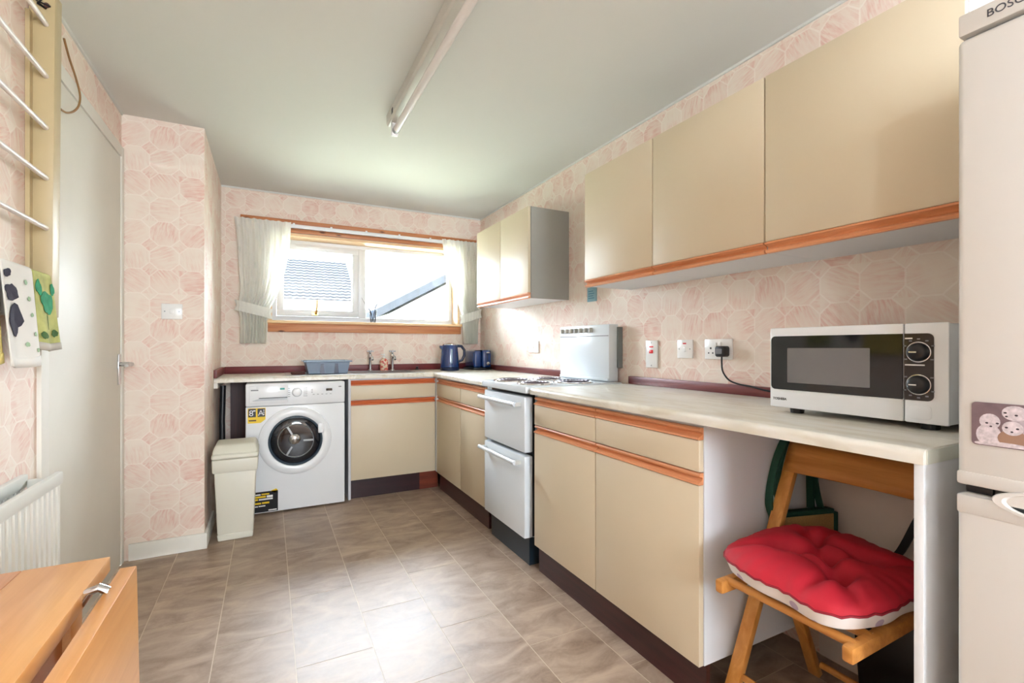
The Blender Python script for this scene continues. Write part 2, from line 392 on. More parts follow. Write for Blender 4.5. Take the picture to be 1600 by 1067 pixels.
# ------------------------------------------------------------------ window in the back wall
FY0, FY1 = YB + .15, YB + .21
MX0, MX1 = 0.675, 0.735
fr = MB(); fr.box(WX0, WX1, FY0, FY1, WZ0, WZ0 + .045); fr.box(WX0, WX1, FY0, FY1, WZ1 - .05, WZ1)
for a, b in ((WX0, WX0 + .05), (WX1 - .05, WX1), (MX0, MX1)): fr.box(a, b, FY0, FY1, WZ0 + .045, WZ1 - .05)
win = struct(fr.build('window_1', M_UPVC, bevel=.004))
sx0, sx1, sz0, sz1 = WX0 + .052, MX0 - .002, WZ0 + .047, WZ1 - .052
sa = MB(); t_ = .05
sa.box(sx0, sx1, FY0 - .02, FY0 + .045, sz0, sz0 + t_); sa.box(sx0, sx1, FY0 - .02, FY0 + .045, sz1 - t_, sz1)
sa.box(sx0, sx0 + t_, FY0 - .02, FY0 + .045, sz0 + t_, sz1 - t_); sa.box(sx1 - t_, sx1, FY0 - .02, FY0 + .045, sz0 + t_, sz1 - t_)
sash = sa.build('casement_sash', M_UPVC, win, bevel=.004)
B(sx0 + t_, sx1 - t_, FY0 + .01, FY0 + .016, sz0 + t_, sz1 - t_).build('pane', M_GLASS, sash)
B(MX1, WX1 - .05, FY0 + .03, FY0 + .036, WZ0 + .045, WZ1 - .05).build('pane', M_GLASS, win)
B(sx0 + .14, sx1 - .16, FY0 - .026, FY0 - .0, sz1 - .03, sz1 - .012).build('trickle_vent', M_UPVC, win, bevel=.003)
M_BRASS = mat('brass', rgb(206, 160, 84), 0.25, 0.9)
hx = aty(494, 480, FY0).x
hd = MB(); hd.box(hx - .035, hx + .012, FY0 - .034, FY0 - .018, sz0 + .008, sz0 + .026)
hd.tube([(hx - .005, FY0 - .03, sz0 + .015), (hx, FY0 - .05, sz0 + .05), (hx + .004, FY0 - .045, sz0 + .13)], [.009, .007, .006], 10)
hd.build('window_stay', M_BRASS, sash, smooth=True)
# timber lining and boards
ln = MB(); ln.box(WX0, WX1, YB - .002, FY0, WZ1 - .022, WZ1 - .001); ln.box(WX0 + .0, WX0 + .018, YB - .002, FY0, WZ0, WZ1 - .022); ln.box(WX1 - .018, WX1, YB - .002, FY0, WZ0, WZ1 - .022)
struct(ln.build('trim_4', M_PINEL))
struct(B(-.02, 1.55, YB - .03, FY0 - .02, WZ0 - .022, WZ0).build('trim_5', M_PINEL, bevel=.004))
struct(B(-.01, 1.54, YB - .018, YB, 1.200, WZ0 - .022).build('trim_6', M_PINE, bevel=.003))
struct(B(-.02, 1.55, YB - .014, YB, WZ1 + .002, WZ1 + .033).build('trim_7', M_PINE, bevel=.002))
rl = thing('curtain_rail', 'pine board with white curtain track above the window', 'curtain rail', (.75, YB - .02, 2.0))
B(-.19, 1.69, YB - .022, YB, 2.028, 2.062).build('rail_board', M_PINE, rl, bevel=.002)
B(-.18, 1.68, YB - .040, YB - .022, 1.998, 2.026).build('track', M_UPVC, rl, bevel=.002)
for k in range(5): B(.16 + k * .27, .175 + k * .27, YB - .043, YB - .040, 2.006, 2.034).build('bracket', M_UPVC, rl)

def curtain(name, label, L, R, outer, inner, z_tie, zb, grp):
    # L,R: edges at the top;  inner: function of t giving inner edge;  edges(t) -> x0,x1
    z0 = 2.03
    t = thing(name, label, 'curtain', ((L + R) / 2, YB - .06, zb), grp)
    def edges(z):
        return outer(z), inner(z)
    ph = random.random() * 6
    def fn(u, v):
        z = z0 + (zb - z0) * v; a, b = edges(z); x_ = a + (b - a) * u
        wv = abs(b - a); amp = .012 + .010 * max(0, 1 - wv / .37) + .006 * v
        head = max(0, 1 - v * 14)
        yy = YB - .068 + amp * math.sin(u * 9.5 * 2 * PI + ph + 1.2 * math.sin(v * 3 + u * 4)) * (1 - .3 * head) + .006 * math.sin(u * 31 + v * 5)
        tie = math.exp(-((z - z_tie) / .05) ** 2)
        yy += tie * .0
        return (x_, yy, z)
    MB().grid(fn, 110, 44).build('drape', M_CURT, t, smooth=True, fix=False)
    a, b = edges(z_tie)
    def band(u, v):
        ang = u * 2 * PI; cx, rx = (a + b) / 2, abs(b - a) / 2 + .012
        zt = z_tie + (v - .5) * .075 + .03 * math.cos(ang) * (1 if inner(z_tie) > outer(z_tie) else -1) * -1
        fl = 1 + (.10 * abs(v - .5) * 2) * (.5 + .5 * math.sin(ang * 22))
        return (cx + rx * fl * math.cos(ang), YB - .068 + .034 * fl * math.sin(ang), zt)
    MB().grid(band, 150, 6).build('tieback', M_CURT, t, smooth=True, fix=False)
def lerp_tab(tab):
    def f(z):
        if z >= tab[0][0]: return tab[0][1]
        for (za, xa), (zb_, xb) in zip(tab, tab[1:]):
            if z >= zb_:
                k = (za - z) / (za - zb_); return xa + (xb - xa) * k
        return tab[-1][1]
    return f
curtain('curtain', 'white net curtain tied back at the window end over the washing machine', -.225, .15,
        lerp_tab([(2.03, -.228), (1.9, -.212), (1.5, -.19), (1.37, -.205), (1.30, -.19), (1.11, -.192)]),
        lerp_tab([(2.03, .148), (1.85, .138), (1.7, .115), (1.58, .088), (1.45, .045), (1.36, .0), (1.30, -.012), (1.11, -.018)]), 1.36, 1.112, 'tied curtains at the window')
curtain('curtain', 'white net curtain tied back above the kettle and toaster', 1.343, 1.69,
        lerp_tab([(2.03, 1.692), (1.5, 1.682), (1.38, 1.705), (1.30, 1.685), (1.11, 1.684)]),
        lerp_tab([(2.03, 1.343), (1.85, 1.372), (1.7, 1.415), (1.55, 1.468), (1.42, 1.515), (1.36, 1.535), (1.11, 1.542)]), 1.36, 1.112, 'tied curtains at the window')
# vase with twigs on the sill
vx = aty(583, 485, YB + .03).x
vs_ = thing('twig_vase', 'small clear glass vase with dry twigs on the window sill', 'vase', (vx, YB + .035, WZ0))
MB().lathe([(.018, 0), (.020, .004), (.031, .105), (.029, .105), (.018, .01), (.001, .008)], (vx, YB + .035, WZ0), seg=20).build('glass', glass_mat('vase_glass', (.86, .9, .95, 1)), vs_, smooth=True)
for dx, dz, b in ((-.10, .20, -.05), (.085, .26, .04), (.03, .17, .0), (-.045, .15, .02)):
    MB().tube([(vx, YB + .035, WZ0 + .012), (vx + dx * .25, YB + .035 + b * .3, WZ0 + .5 * dz), (vx + dx * .7, YB + .035 + b * .6, WZ0 + .75 * dz), (vx + dx, YB + .035 + b, WZ0 + dz)], [.003, .0025, .002, .001], 6).build('twig', mat('twig', rgb(120, 110, 110), .8), vs_)

# ------------------------------------------------------------------ outside
struct(B(-60, 60, YB + .6, 90, -.4, -.3).build('ground', mat('pale_paving', rgb(150, 154, 132), .9)))  # unseen paving, lightened to bounce more daylight up to the ceiling
M_ROOF = mat('grey_roof_tile', rgb(32, 33, 35), .9, var=.12, vscale=3, spec=.05)
M_REND = mat('white_render', rgb(226, 224, 220), .8)
HYY = 24.0
e0, e1 = aty(425, 476, HYY), aty(557, 472, HYY)
hs = thing('house', 'neighbouring house with grey pantile roof facing the window', 'house', (-9, 30, -.3))
ze = e1.z; xr_ = e1.x
B(xr_ - 13, xr_ - .5, HYY + .4, HYY + 8, -.3, ze - .05).build('wall', M_REND, hs)
B(xr_ - 13.2, xr_, HYY - .12, HYY + .02, ze - .16, ze).build('gutter', mat('brown_gutter', rgb(110, 80, 74), .6), hs)
sl = math.radians(33); L_ = 4.6; rows = 15
rf = MB()
for r_i in range(rows):
    d0, d1 = L_ * r_i / rows, L_ * (r_i + 1) / rows
    def P(x_, d, h): return (x_, HYY - .15 + d * math.cos(sl) - h * math.sin(sl), ze + d * math.sin(sl) + h * math.cos(sl))
    nx = 45; wd = .3
    pts = []
    for i in range(nx * 6 + 1):
        x_ = xr_ - 13.2 + i * (13.2 / (nx * 6)); h = .035 * (.5 + .5 * math.cos(i / 6 * 2 * PI)) ** 1.5
        pts.append((x_, h))
    vs = [P(x_, d0, h + .055) for x_, h in pts] + [P(x_, d1 + .05, h + .01) for x_, h in pts] + [P(x_, d0, 0) for x_, h in pts]
    n = len(pts)
    rf.add(vs, [(i, i + 1, n + i + 1, n + i) for i in range(n - 1)] + [(2 * n + i, 2 * n + i + 1, i + 1, i) for i in range(n - 1)])
rfo = rf.build('roof_tiles', M_ROOF, hs, fix=False); rfo['kind'] = 'stuff'
H2 = 17.0
a0, a1 = aty(596, 492, H2), aty(702, 438, H2)
sl2 = (a1.z - a0.z) / (a1.x - a0.x)
h2 = thing('gable_house', 'white rendered house with its grey gable roof edge sloping up', 'house', (a1.x + 2, H2 + 3, -.3))
apx = a1.x + 2.4; apz = a0.z + sl2 * (apx - a0.x)
ex = a0.x - .0
MB().prism([(ex + .35, -.3), (2 * apx - ex, -.3), (2 * apx - ex, a0.z), (apx, apz - .12), (ex + .35, a0.z + .35 * sl2 - .12)], 'y', H2 + .3, H2 + 9).build('wall', M_REND, h2)
rr_ = MB(); rr_.prism([(ex - .2, a0.z - .2 * sl2), (apx, apz), (apx, apz + .3), (ex - .2, a0.z - .2 * sl2 + .3)], 'y', H2, H2 + 9.3)
rr_.prism([(apx, apz), (2 * apx - ex, a0.z), (2 * apx - ex, a0.z + .2), (apx, apz + .2)], 'y', H2, H2 + 9.3)
rr_.build('roof', M_ROOF, h2)
q = aty(703, 478, H2 + .3)
gw = B(q.x - .14, q.x + .35, H2 + .27, H2 + .3, q.z - .28, q.z + .22).build('window', mat('grey_window', rgb(120, 134, 150), .2), h2)
B(q.x - .14, q.x + .35, H2 + .24, H2 + .27, q.z - .04, q.z - .01).build('glazing_bar', M_UPVC, gw)

# ------------------------------------------------------------------ kitchen units
def handle_prof(dx, zt, hgt=.036):      # wood pull profile: top bead, scoop, lower lip; (x,z), front towards -x, dx = face
    return [(dx, zt), (dx - .014, zt), (dx - .018, zt - .005), (dx - .017, zt - .010), (dx - .006, zt - .013), (dx - .003, zt - .018), (dx - .008, zt - .024),
            (dx - .022, zt - .029), (dx - .023, zt - .034), (dx - .018, zt - hgt), (dx, zt - hgt)]
def base_unit_y(name, label, y0, y1, grp, plinth=True, side_m=M_CARC, pm=None):
    t = thing(name, label, 'cabinet', ((XP + XR) / 2, (y0 + y1) / 2, 0), grp)
    c = MB(); c.box(XP + .02, XR - .005, y0 + .0005, y1 - .0005, ZD, ZTB - .001)
    c.build('body', side_m, t)
    gp = .0027
    d = B(XP, XP + .019, y0 + gp, y1 - gp, ZD, .671).build('door', M_DOORC, t, bevel=.001)
    MB().prism(handle_prof(XP + .019, .708), 'y', y0 + gp, y1 - gp).build('handle', M_ORNG, d, smooth=True)
    d = B(XP, XP + .019, y0 + gp, y1 - gp, .712, .806).build('drawer_front', M_DOORC, t, bevel=.001)
    MB().prism(handle_prof(XP + .019, .843), 'y', y0 + gp, y1 - gp).build('handle', M_ORNG, d, smooth=True)
    if plinth: B(XPL, XPL + .016, y0, y1, 0, ZD - .001).build('plinth', pm or M_PLIN, t)
    return t
GB = 'base cabinets along the right wall'
base_unit_y('base_cabinet', 'beige base cabinet with orange wood pulls next to the cooker, microwave side', Y2, Y3, GB)
u = base_unit_y('base_cabinet', 'beige base cabinet with orange wood pulls next to the folding chair', Y1, Y2, GB, side_m=M_CARC)
base_unit_y('base_cabinet', 'narrow beige base cabinet with orange pulls beside the cooker, toaster side', Y4, Y5, GB)
base_unit_y('base_cabinet', 'beige base cabinet with orange pulls at the inner corner of the worktop', Y5, Y6 - .03, GB, pm=M_PLIN)
pc = B(XP, XP + .03, Y6 - .029, Y6 - .001, ZD, ZTB - .002).build('corner_post', M_CARC, bevel=.002)
tag(pc, 'pale upright filler post where the two cabinet runs meet', 'filler post')
# sink unit on the back run
BX0, BX1 = 0.515, XP - .001
t = thing('sink_cabinet', 'wide beige cabinet with two orange wood strips under the sink', 'cabinet', ((BX0 + BX1) / 2, YF + .25, 0))
B(BX0, BX1 + .02, YF + .02, YB - .005, ZD, ZTB - .001).build('body', M_CARC, t)
B(BX0 - .017, BX0 - .0005, YF + .002, YB - .005, 0, ZTB - .001).build('side_panel', mat('white_edge', rgb(206, 206, 210), .4), t)
def hp2(yf, zt): return [(yf - (XP + .019 - a), b) for a, b in handle_prof(XP + .019, zt)]
d = B(BX0, BX1 - .002, YF, YF + .019, ZD + .005, .665).build('door', M_DOORC, t, bevel=.001)
MB().prism([(YF + .019 + (a - XP - .019), b) for a, b in handle_prof(XP + .019, .702)], 'x', BX0, BX1 - .002).build('handle', M_ORNGX, d, smooth=True)
d = B(BX0, BX1 - .002, YF, YF + .019, .706, .808).build('drawer_front', M_DOORC, t, bevel=.001)
MB().prism([(YF + .019 + (a - XP - .019), b) for a, b in handle_prof(XP + .019, .845)], 'x', BX0, BX1 - .002).build('handle', M_ORNGX, d, smooth=True)
B(BX0, 1.02, YF + .03, YF + .046, 0, ZD).build('plinth', M_PLINX, t)
B(1.02, XPL - .001, YF + .03, YF + .046, 0, ZD).build('plinth_offcut', wood('red_brown_offcut', rgb(96, 38, 20), rgb(128, 56, 32), 'x', .35), t)
# worktops
def nose(x0, zt, zb):       # rounded post-formed nose, (x,z)
    r = .014; pts = [(x0, zb), (x0, zt - r)]
    for k in range(1, 6): a = PI - k * PI / 10; pts.append((x0 + r + r * math.cos(a), zt - r + r * math.sin(a)))
    return pts
WEND = .448
wt = MB().prism(nose(XW, ZT, ZTB) + [(XR - .002, ZT), (XR - .002, ZTB)], 'y', WEND + .002, 1.99)
wt = wt.build('worktop', M_TOP, smooth=True); tag(wt, 'marbled cream worktop carrying the microwave', 'worktop')
B(XW + .012, XR - .002, WEND, WEND + .002, ZTB, ZT - .003).build('edge_strip', mat('edge_strip', rgb(214, 214, 200), .4), wt)
wt2 = MB()
wt2.prism(nose(XW, ZT, ZTB) + [(XR - .002, ZT), (XR - .002, ZTB)], 'y', Y4 - .005, YB - .002)
wt2.prism([(YF - .022 + (a - XW), b) for a, b in nose(XW, ZT, ZTB)] + [(YB - .002, ZT), (YB - .002, ZTB)], 'x', XC + .002, XW + .0145)
wt2 = wt2.build('worktop', M_TOP, smooth=True); tag(wt2, 'L-shaped marbled cream worktop under the window', 'worktop')
# upstands
def ups(label, m, *b):
    o = B(*b).build('upstand_strip', m, bevel=.002); tag(o, label, 'upstand')
ups('dark red wooden upstand along the worktop behind the taps', M_MAHX, XC + .02, XR - .02, YB - .02, YB - .001, ZT, .94)
ups('short dark red wooden upstand on the return wall beside the window', M_MAH, XC + .001, XC + .019, YF - .02, YB - .021, ZT, .94)
ups('dark red wooden upstand between the toaster and the cooker', M_MAH, XR - .02, XR - .001, 2.6, YB - .021, ZT, .93)
ups('dark red wooden upstand below the sockets, behind the microwave', M_MAH, XR - .02, XR - .001, WEND + .02, 1.985, ZT, .928)
# end panel
ep = B(XW + .005, XR - .002, WEND + .003, WEND + .019, 0, ZTB).build('end_panel', M_CARC, bevel=.001)
tag(ep, 'white upright board holding the worktop end beside the fridge', 'end panel')
bt = B(XC + .001, XC + .022, YF - .01, YB - .03, ZTB - .035, ZTB).build('worktop_batten', M_GLOSSW); tag(bt, 'short cream batten under the worktop on the return wall', 'batten')
bp = B(XC + .06, BX0 - .02, YB - .03, YB - .01, 0, ZTB - .001).build('back_board', M_BROWNP); tag(bp, 'dark brown board on the wall behind the washing machine', 'board')
hs_ = MB().tube([(XC + .035, 3.6, .01), (XC + .04, 3.62, .3), (XC + .035, 3.65, .6), (XC + .04, 3.66, .83)], .017, 10).build('waste_hose', M_BLACK, smooth=True); tag(hs_, 'black hose hanging down beside the washing machine', 'hose')

# wall cabinets
def wall_unit(name, label, y0, y1, grp, hm=M_ORNG, grey=False):
    t = thing(name, label, 'cabinet', ((XU + XR) / 2, (y0 + y1) / 2, ZU), grp)
    B(XU + .0195, XR - .0005, y0 + (.0165 if grey else .0005), y1 - .0005, ZU + .004, ZUT).build('body', M_CARC, t)
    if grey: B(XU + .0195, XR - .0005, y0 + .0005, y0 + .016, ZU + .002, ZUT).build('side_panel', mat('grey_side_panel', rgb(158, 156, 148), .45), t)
    gp = .0027
    d = B(XU, XU + .018, y0 + gp, y1 - gp, ZU + .037, ZUT).build('door', M_DOORC, t, bevel=.001)
    pr = [(a, 2 * (ZU + .018) - b) for a, b in handle_prof(XU + .018, ZU + .036)]
    MB().prism(pr, 'y', y0 + gp, y1 - gp).build('handle', hm, d, smooth=True)
GW = 'wall cabinets on the right wall'
wall_unit('wall_cabinet', 'beige wall cabinet hanging right above the sockets', Y2, Y3, GW)
wall_unit('wall_cabinet', 'beige wall cabinet between two others, middle of the three', Y1, Y2, GW)
wall_unit('wall_cabinet', 'beige wall cabinet above the microwave, next to the fridge', .497, Y1, GW)
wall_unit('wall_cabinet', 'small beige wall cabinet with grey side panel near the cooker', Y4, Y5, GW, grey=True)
wall_unit('wall_cabinet', 'small beige wall cabinet next to the curtain', Y5, 3.40, GW)

struct(B(XR - .004, XR - .0002, WEND + .02, Y1 - .001, 0, ZTB - .001).build('trim_8', mat('cream_wall_paint', rgb(226, 214, 204), .6)))

# ------------------------------------------------------------------ washing machine
wx0, wx1, wy, wh = -.135, .466, 3.458, .848
t = thing('washing_machine', 'white front-loading washing machine under the worktop', 'washing machine', ((wx0 + wx1) / 2, wy + .28, 0))
B(wx0, wx1, wy, wy + .52, .012, .70).build('body', M_WHITE, t, bevel=.006)
B(wx0, wx1, wy - .004, wy + .52, .702, wh).build('control_panel', M_WHITE, t, bevel=.008)
for a in (wx0 + .05, wx1 - .05):
    for b in (wy + .06, wy + .46): MB().lathe([(.02, 0), (.02, .014)], (a, b, 0), seg=12).build('foot', M_BLACK, t)
dc = Vector((.157, wy, .466))
MB().lathe([(.222, 0), (.220, -.012), (.209, -.020), (.182, -.024), (.166, -.018), (.160, -.004), (.160, 0)], dc, 'y', 56).build('door_ring', M_WHITE, t, smooth=True)
MB().lathe([(.166, -.002), (.163, -.018), (.155, -.021), (.150, -.012), (.150, -.002)], dc, 'y', 56).build('door_rim', mat('blue_grey_rim', rgb(70, 84, 96), .25), t, smooth=True)
gd = MB().lathe([(.150, -.006), (.138, -.012), (.11, -.016), (.05, -.019), (.002, -.020)], dc, 'y', 48).build('door_glass', mat('dark_door_glass', rgb(16, 20, 28), .05, spec=.7), t, smooth=True)
MB().lathe([(.036, -.019), (.034, -.026), (.022, -.034), (.002, -.037)], dc + Vector((-.008, 0, .012)), 'y', 24).build('drum_hub', M_CHROME, gd, smooth=True)
for k in range(3):
    a = PI / 2 + .5 + k * 2 * PI / 3; c, s_ = math.cos(a), math.sin(a)
    MB().bar(dc + Vector((c * .045, -.0185, s_ * .045)), dc + Vector((c * .105, -.0165, s_ * .105)), .012, .004, (0, 1, 0)).build('drum_paddle', M_GREYM, gd)
MB().lathe([(.112, -.015), (.108, -.018), (.104, -.0155)], dc, 'y', 48).build('drum_rim', M_GREYM, gd, smooth=True)
B(dc.x + .135, dc.x + .172, wy - .026, wy - .010, dc.z + .040, dc.z + .105).build('door_grip', M_WHITE, t, bevel=.006)
kb = MB().lathe([(.027, 0), (.026, -.016), (.020, -.022), (.001, -.023)], (.163, wy - .004, .785), 'y', 28).build('program_knob', M_WHITE, t, smooth=True)
MB().lathe([(.031, 0), (.031, -.003)], (.163, wy - .004, .785), 'y', 28).build('knob_ring', M_GREYM, kb)
dw = B(wx0 + .02, wx0 + .245, wy - .009, wy - .003, .722, .835).build('detergent_drawer', M_WHITE, t, bevel=.003)
MB().prism([(wx0 + .035, .738), (wx0 + .24, .738), (wx0 + .24, .752), (wx0 + .08, .752)], 'y', wy - .0105, wy - .009).build('drawer_grip', M_GREYM, dw)
B(wx0 + .075, wx0 + .24, wy - .011, wy - .009, .752, .757).build('drawer_slot', M_DARK, dw)
B(.345, .383, wy - .0055, wy - .004, .787, .803).build('display', M_BLACKG, t)
B(.062, .090, wy - .0098, wy - .009, .805, .817).build('energy_badge', mat('teal_badge', rgb(30, 150, 140), .4), t)
B(wx0 + .03, wx0 + .072, wy - .0096, wy - .009, .803, .810).build('printed_mark', M_GREYP, t)
B(.425, .443, wy - .0046, wy - .004, .810, .816).build('printed_mark', M_GREYP, t)
for k in range(5):
    for sgn in (-1, 1):
        B(.163 + sgn * .052 - .012, .163 + sgn * .052 + .012, wy - .0046, wy - .004, .757 + k * .013, .760 + k * .013).build('program_mark', M_GREYP, t)
for k in range(5): B(.26 + k * .027, .272 + k * .027, wy - .0046, wy - .004, .764, .767).build('button_mark', M_GREYP, t)
for k in range(3): B(.25, .262, wy - .0046, wy - .004, .778 + k * .01, .781 + k * .01).build('button_mark', M_GREYP, t)
M_YEL = mat('yellow_sticker', rgb(242, 204, 22), .4)
st = MB().prism([(wx0 + .012, .596), (wx0 + .085, .596), (wx0 + .113, .617), (wx0 + .113, .692), (wx0 + .012, .692)], 'y', wy - .001, wy).build('capacity_sticker', M_YEL, t)
for a in (.016, .068): B(wx0 + a, wx0 + a + .042, wy - .0014, wy - .001, .635, .688).build('sticker_square', M_BLACK, st)
text('sticker_text', '8', .052, M_SOCK, st, (wx0 + .019, wy - .0016, .643), (1, 0, 0), (0, 0, 1))
B(wx0 + .042, wx0 + .056, wy - .0017, wy - .0014, .671, .679).build('sticker_mark', M_SOCK, st)
text('sticker_text', 'A', .050, M_SOCK, st, (wx0 + .070, wy - .0016, .643), (1, 0, 0), (0, 0, 1))
for k in range(3): B(wx0 + .1, wx0 + .107, wy - .0017, wy - .0014, .647 + k * .013, .654 + k * .013).build('sticker_mark', M_SOCK, st)
B(wx0 + .018, wx0 + .06, wy - .0014, wy - .001, .609, .617).build('sticker_mark', M_BROWNP, st)
st = B(wx0 + .01, wx0 + .185, wy - .001, wy, .018, .150).build('black_sticker', mat('sticker_black', rgb(14, 14, 16), .7), t)
MB().prism([(wx0 + .14, .150), (wx0 + .17, .135), (wx0 + .185, .15), (wx0 + .175, .162)], 'y', wy - .001, wy).build('sticker_flash', M_YEL, st)
for xa, xb, za, zb_, mm in ((.03, .085, .128, .137, M_SOCK), (.09, .135, .129, .138, M_YEL), (.03, .115, .112, .123, M_YEL), (.12, .155, .110, .124, M_SOCK), (.03, .07, .096, .107, M_YEL), (.075, .155, .096, .106, M_SOCK),
        (.03, .088, .071, .082, M_YEL), (.093, .135, .072, .083, M_YEL), (.03, .07, .054, .061, M_SOCK), (.074, .112, .055, .062, M_SOCK), (.13, .178, .024, .031, M_SOCK)):
    B(wx0 + xa, wx0 + xb, wy - .0014, wy - .001, za, zb_).build('sticker_mark', mm, st)      # printed lines too small to read

# ------------------------------------------------------------------ waste bin
bc = Vector((-.17, 3.205, 0))
t = thing('waste_bin', 'tall cream plastic bin with swing lid in front of the washing machine', 'bin', bc)
def frus(mb, w0, d0, z0, w1, d1, z1):
    vs = [bc + Vector((sx * w0, sy * d0, z0)) for sx, sy in ((-1, -1), (1, -1), (1, 1), (-1, 1))] + [bc + Vector((sx * w1, sy * d1, z1)) for sx, sy in ((-1, -1), (1, -1), (1, 1), (-1, 1))]
    return mb.add(vs, [(3, 2, 1, 0), (4, 5, 6, 7), (0, 1, 5, 4), (1, 2, 6, 5), (2, 3, 7, 6), (3, 0, 4, 7)])
frus(MB(), .086, .115, 0, .090, .12, .04).build('foot_band', M_BIN, t, bevel=.008)
frus(MB(), .088, .118, .035, .103, .132, .40).build('body', M_BIN, t, bevel=.01)
frus(MB(), .110, .142, .385, .113, .145, .46).build('collar', M_BIN, t, bevel=.008)
lid = frus(MB(), .116, .148, .46, .114, .146, .49); 
vs = [bc + Vector((sx * .114, sy * .146, .488)) for sx, sy in ((-1, -1), (1, -1), (1, 1), (-1, 1))] + [bc + Vector((sx * .10, sy * .10, .535)) for sx, sy in ((-1, -1), (1, -1), (1, 1), (-1, 1))]
lid.add(vs, [(3, 2, 1, 0), (4, 5, 6, 7), (0, 1, 5, 4), (1, 2, 6, 5), (2, 3, 7, 6), (3, 0, 4, 7)])
lid.build('lid', M_BIN, t, bevel=.012, seg=3)

# ------------------------------------------------------------------ sink, taps, things at the window
sk = thing('sink', 'stainless steel inset sink with drainer in the worktop', 'sink', (.6, 3.77, ZT))
rim = MB(); rim.box(.10, 1.06, 3.53, 3.56, ZT + .0005, ZT + .004); rim.box(.10, 1.06, 3.93, 3.975, ZT + .0005, ZT + .004); rim.box(.10, .14, 3.56, 3.93, ZT + .0005, ZT + .004); rim.box(1.02, 1.06, 3.56, 3.93, ZT + .0005, ZT + .004); rim.box(.48, .54, 3.56, 3.93, ZT + .0005, ZT + .004)
rim.build('rim', M_STEEL, sk, bevel=.001)
B(.14, .48, 3.56, 3.93, ZT + .0005, ZT + .0015).build('drainer', M_STEEL, sk)
B(.54, 1.02, 3.56, 3.93, ZT + .0004, ZT + .0008).build('bowl', mat('sink_bowl', rgb(110, 110, 112), .35, .9), sk)
for k in range(6): B(.16 + k * .053, .17 + k * .053, 3.58, 3.91, ZT + .0015, ZT + .0035).build('drainer_rib', M_STEEL, sk)
def tap(px, lab):
    p = aty(px, 578, 3.955); p.z = ZT + .004; c = p
    t = thing('sink_tap', lab, 'tap', c, 'pillar taps at the sink')
    MB().lathe([(.020, 0), (.020, .006), (.012, .012), (.011, .085), (.014, .095), (.016, .120), (.013, .135), (.006, .14)], c, seg=20).build('pillar', M_CHROME, t, smooth=True)
    MB().tube([c + Vector((0, 0, .105)), c + Vector((0, -.04, .118)), c + Vector((0, -.085, .112)), c + Vector((0, -.10, .09))], [.011, .011, .010, .009], 12).build('spout', M_CHROME, t, smooth=True)
    hd = MB(); hd.bar(c + Vector((-.026, 0, .158)), c + Vector((.026, 0, .158)), .012, .010); hd.bar(c + Vector((0, -.026, .158)), c + Vector((0, .026, .158)), .012, .010)
    hd.lathe([(.007, .138), (.010, .15), (.010, .165), (.004, .168)], c, seg=14)
    hd.build('cross_head', M_CHROME, t, smooth=True)
tap(578.5, 'chrome pillar tap between the dish basket and the soap bottle')
tap(613, 'chrome pillar tap between the soap bottle and the kettle')
c = aty(600, 576, 3.96); c.z = ZT + .004
t = thing('soap_bottle', 'small pump soap bottle with peach pattern between the taps', 'bottle', c)
m_pe = bpy.data.materials.new('peach_print'); m_pe.use_nodes = True; n_ = NT(m_pe)
n_.link(n_.mix(n_.ramp(n_.noise(n_.pos(), 45, 2), .45, .55), rgb(232, 206, 176), rgb(214, 92, 84)), n_.b.inputs['Base Color']); n_.b.inputs['Roughness'].default_value = .3
MB().lathe([(.030, 0), (.033, .006), (.034, .07), (.030, .085), (.013, .098), (.013, .104)], c, seg=24, sy=.7).build('bottle_body', m_pe, t, smooth=True)
pm = MB().lathe([(.014, .104), (.014, .114), (.005, .116), (.005, .130)], c, seg=16); pm.box(c.x - .024, c.x + .008, c.y - .007, c.y + .007, c.z + .128, c.z + .136)
pm.build('pump', M_SOCK, t, smooth=True)
c = atz(645, 575, ZT + .004)
pg = MB().lathe([(.020, 0), (.020, .006), (.008, .008), (.008, .02), (.014, .024), (.004, .028)], (c.x - .05, 3.95, ZT + .004), seg=16).build('sink_plug', M_BLACK, smooth=True); tag(pg, 'small dark sink plug on the sink rim near the kettle', 'plug')
# dish basket
p0 = aty(477, 583, 3.62); p1 = aty(547, 580, 3.62)
x0, x1, y0, y1, zb = p0.x, p1.x, 3.60, 3.86, ZT + .004
t = thing('dish_basket', 'slate blue plastic dish drainer basket on the sink drainer', 'dish basket', ((x0 + x1) / 2, (y0 + y1) / 2, zb))
def trp(mb, ya, yb, th):
    return mb
bk = MB(); fx = .022
for ya in (y0, y1 - .005): 
    bk.prism([(x0 + fx, zb), (x1 - fx, zb), (x1 - .004, zb + .085), (x0 + .004, zb + .085)], 'y', ya, ya + .005)
for xa, xb in ((x0 + fx, x0 + .004), (x1 - fx - .005, x1 - .009)):
    bk.prism([(xa, zb), (xa + .005, zb), (xb + .005, zb + .085), (xb, zb + .085)], 'y', y0 + .005, y1 - .005)
bk.box(x0 + fx, x1 - fx, y0, y1, zb, zb + .004)
bk.build('tub', M_SLATE, t)
rm = MB(); rm.box(x0 - .012, x1 + .012, y0 - .012, y0 + .004, zb + .085, zb + .095); rm.box(x0 - .012, x1 + .012, y1 - .004, y1 + .012, zb + .085, zb + .095)
rm.box(x0 - .012, x0 + .004, y0 + .004, y1 - .004, zb + .085, zb + .095); rm.box(x1 - .004, x1 + .012, y0 + .004, y1 - .004, zb + .085, zb + .095)
rm.build('rim', mat('slate_light', rgb(128, 146, 166), .4), t, bevel=.003)
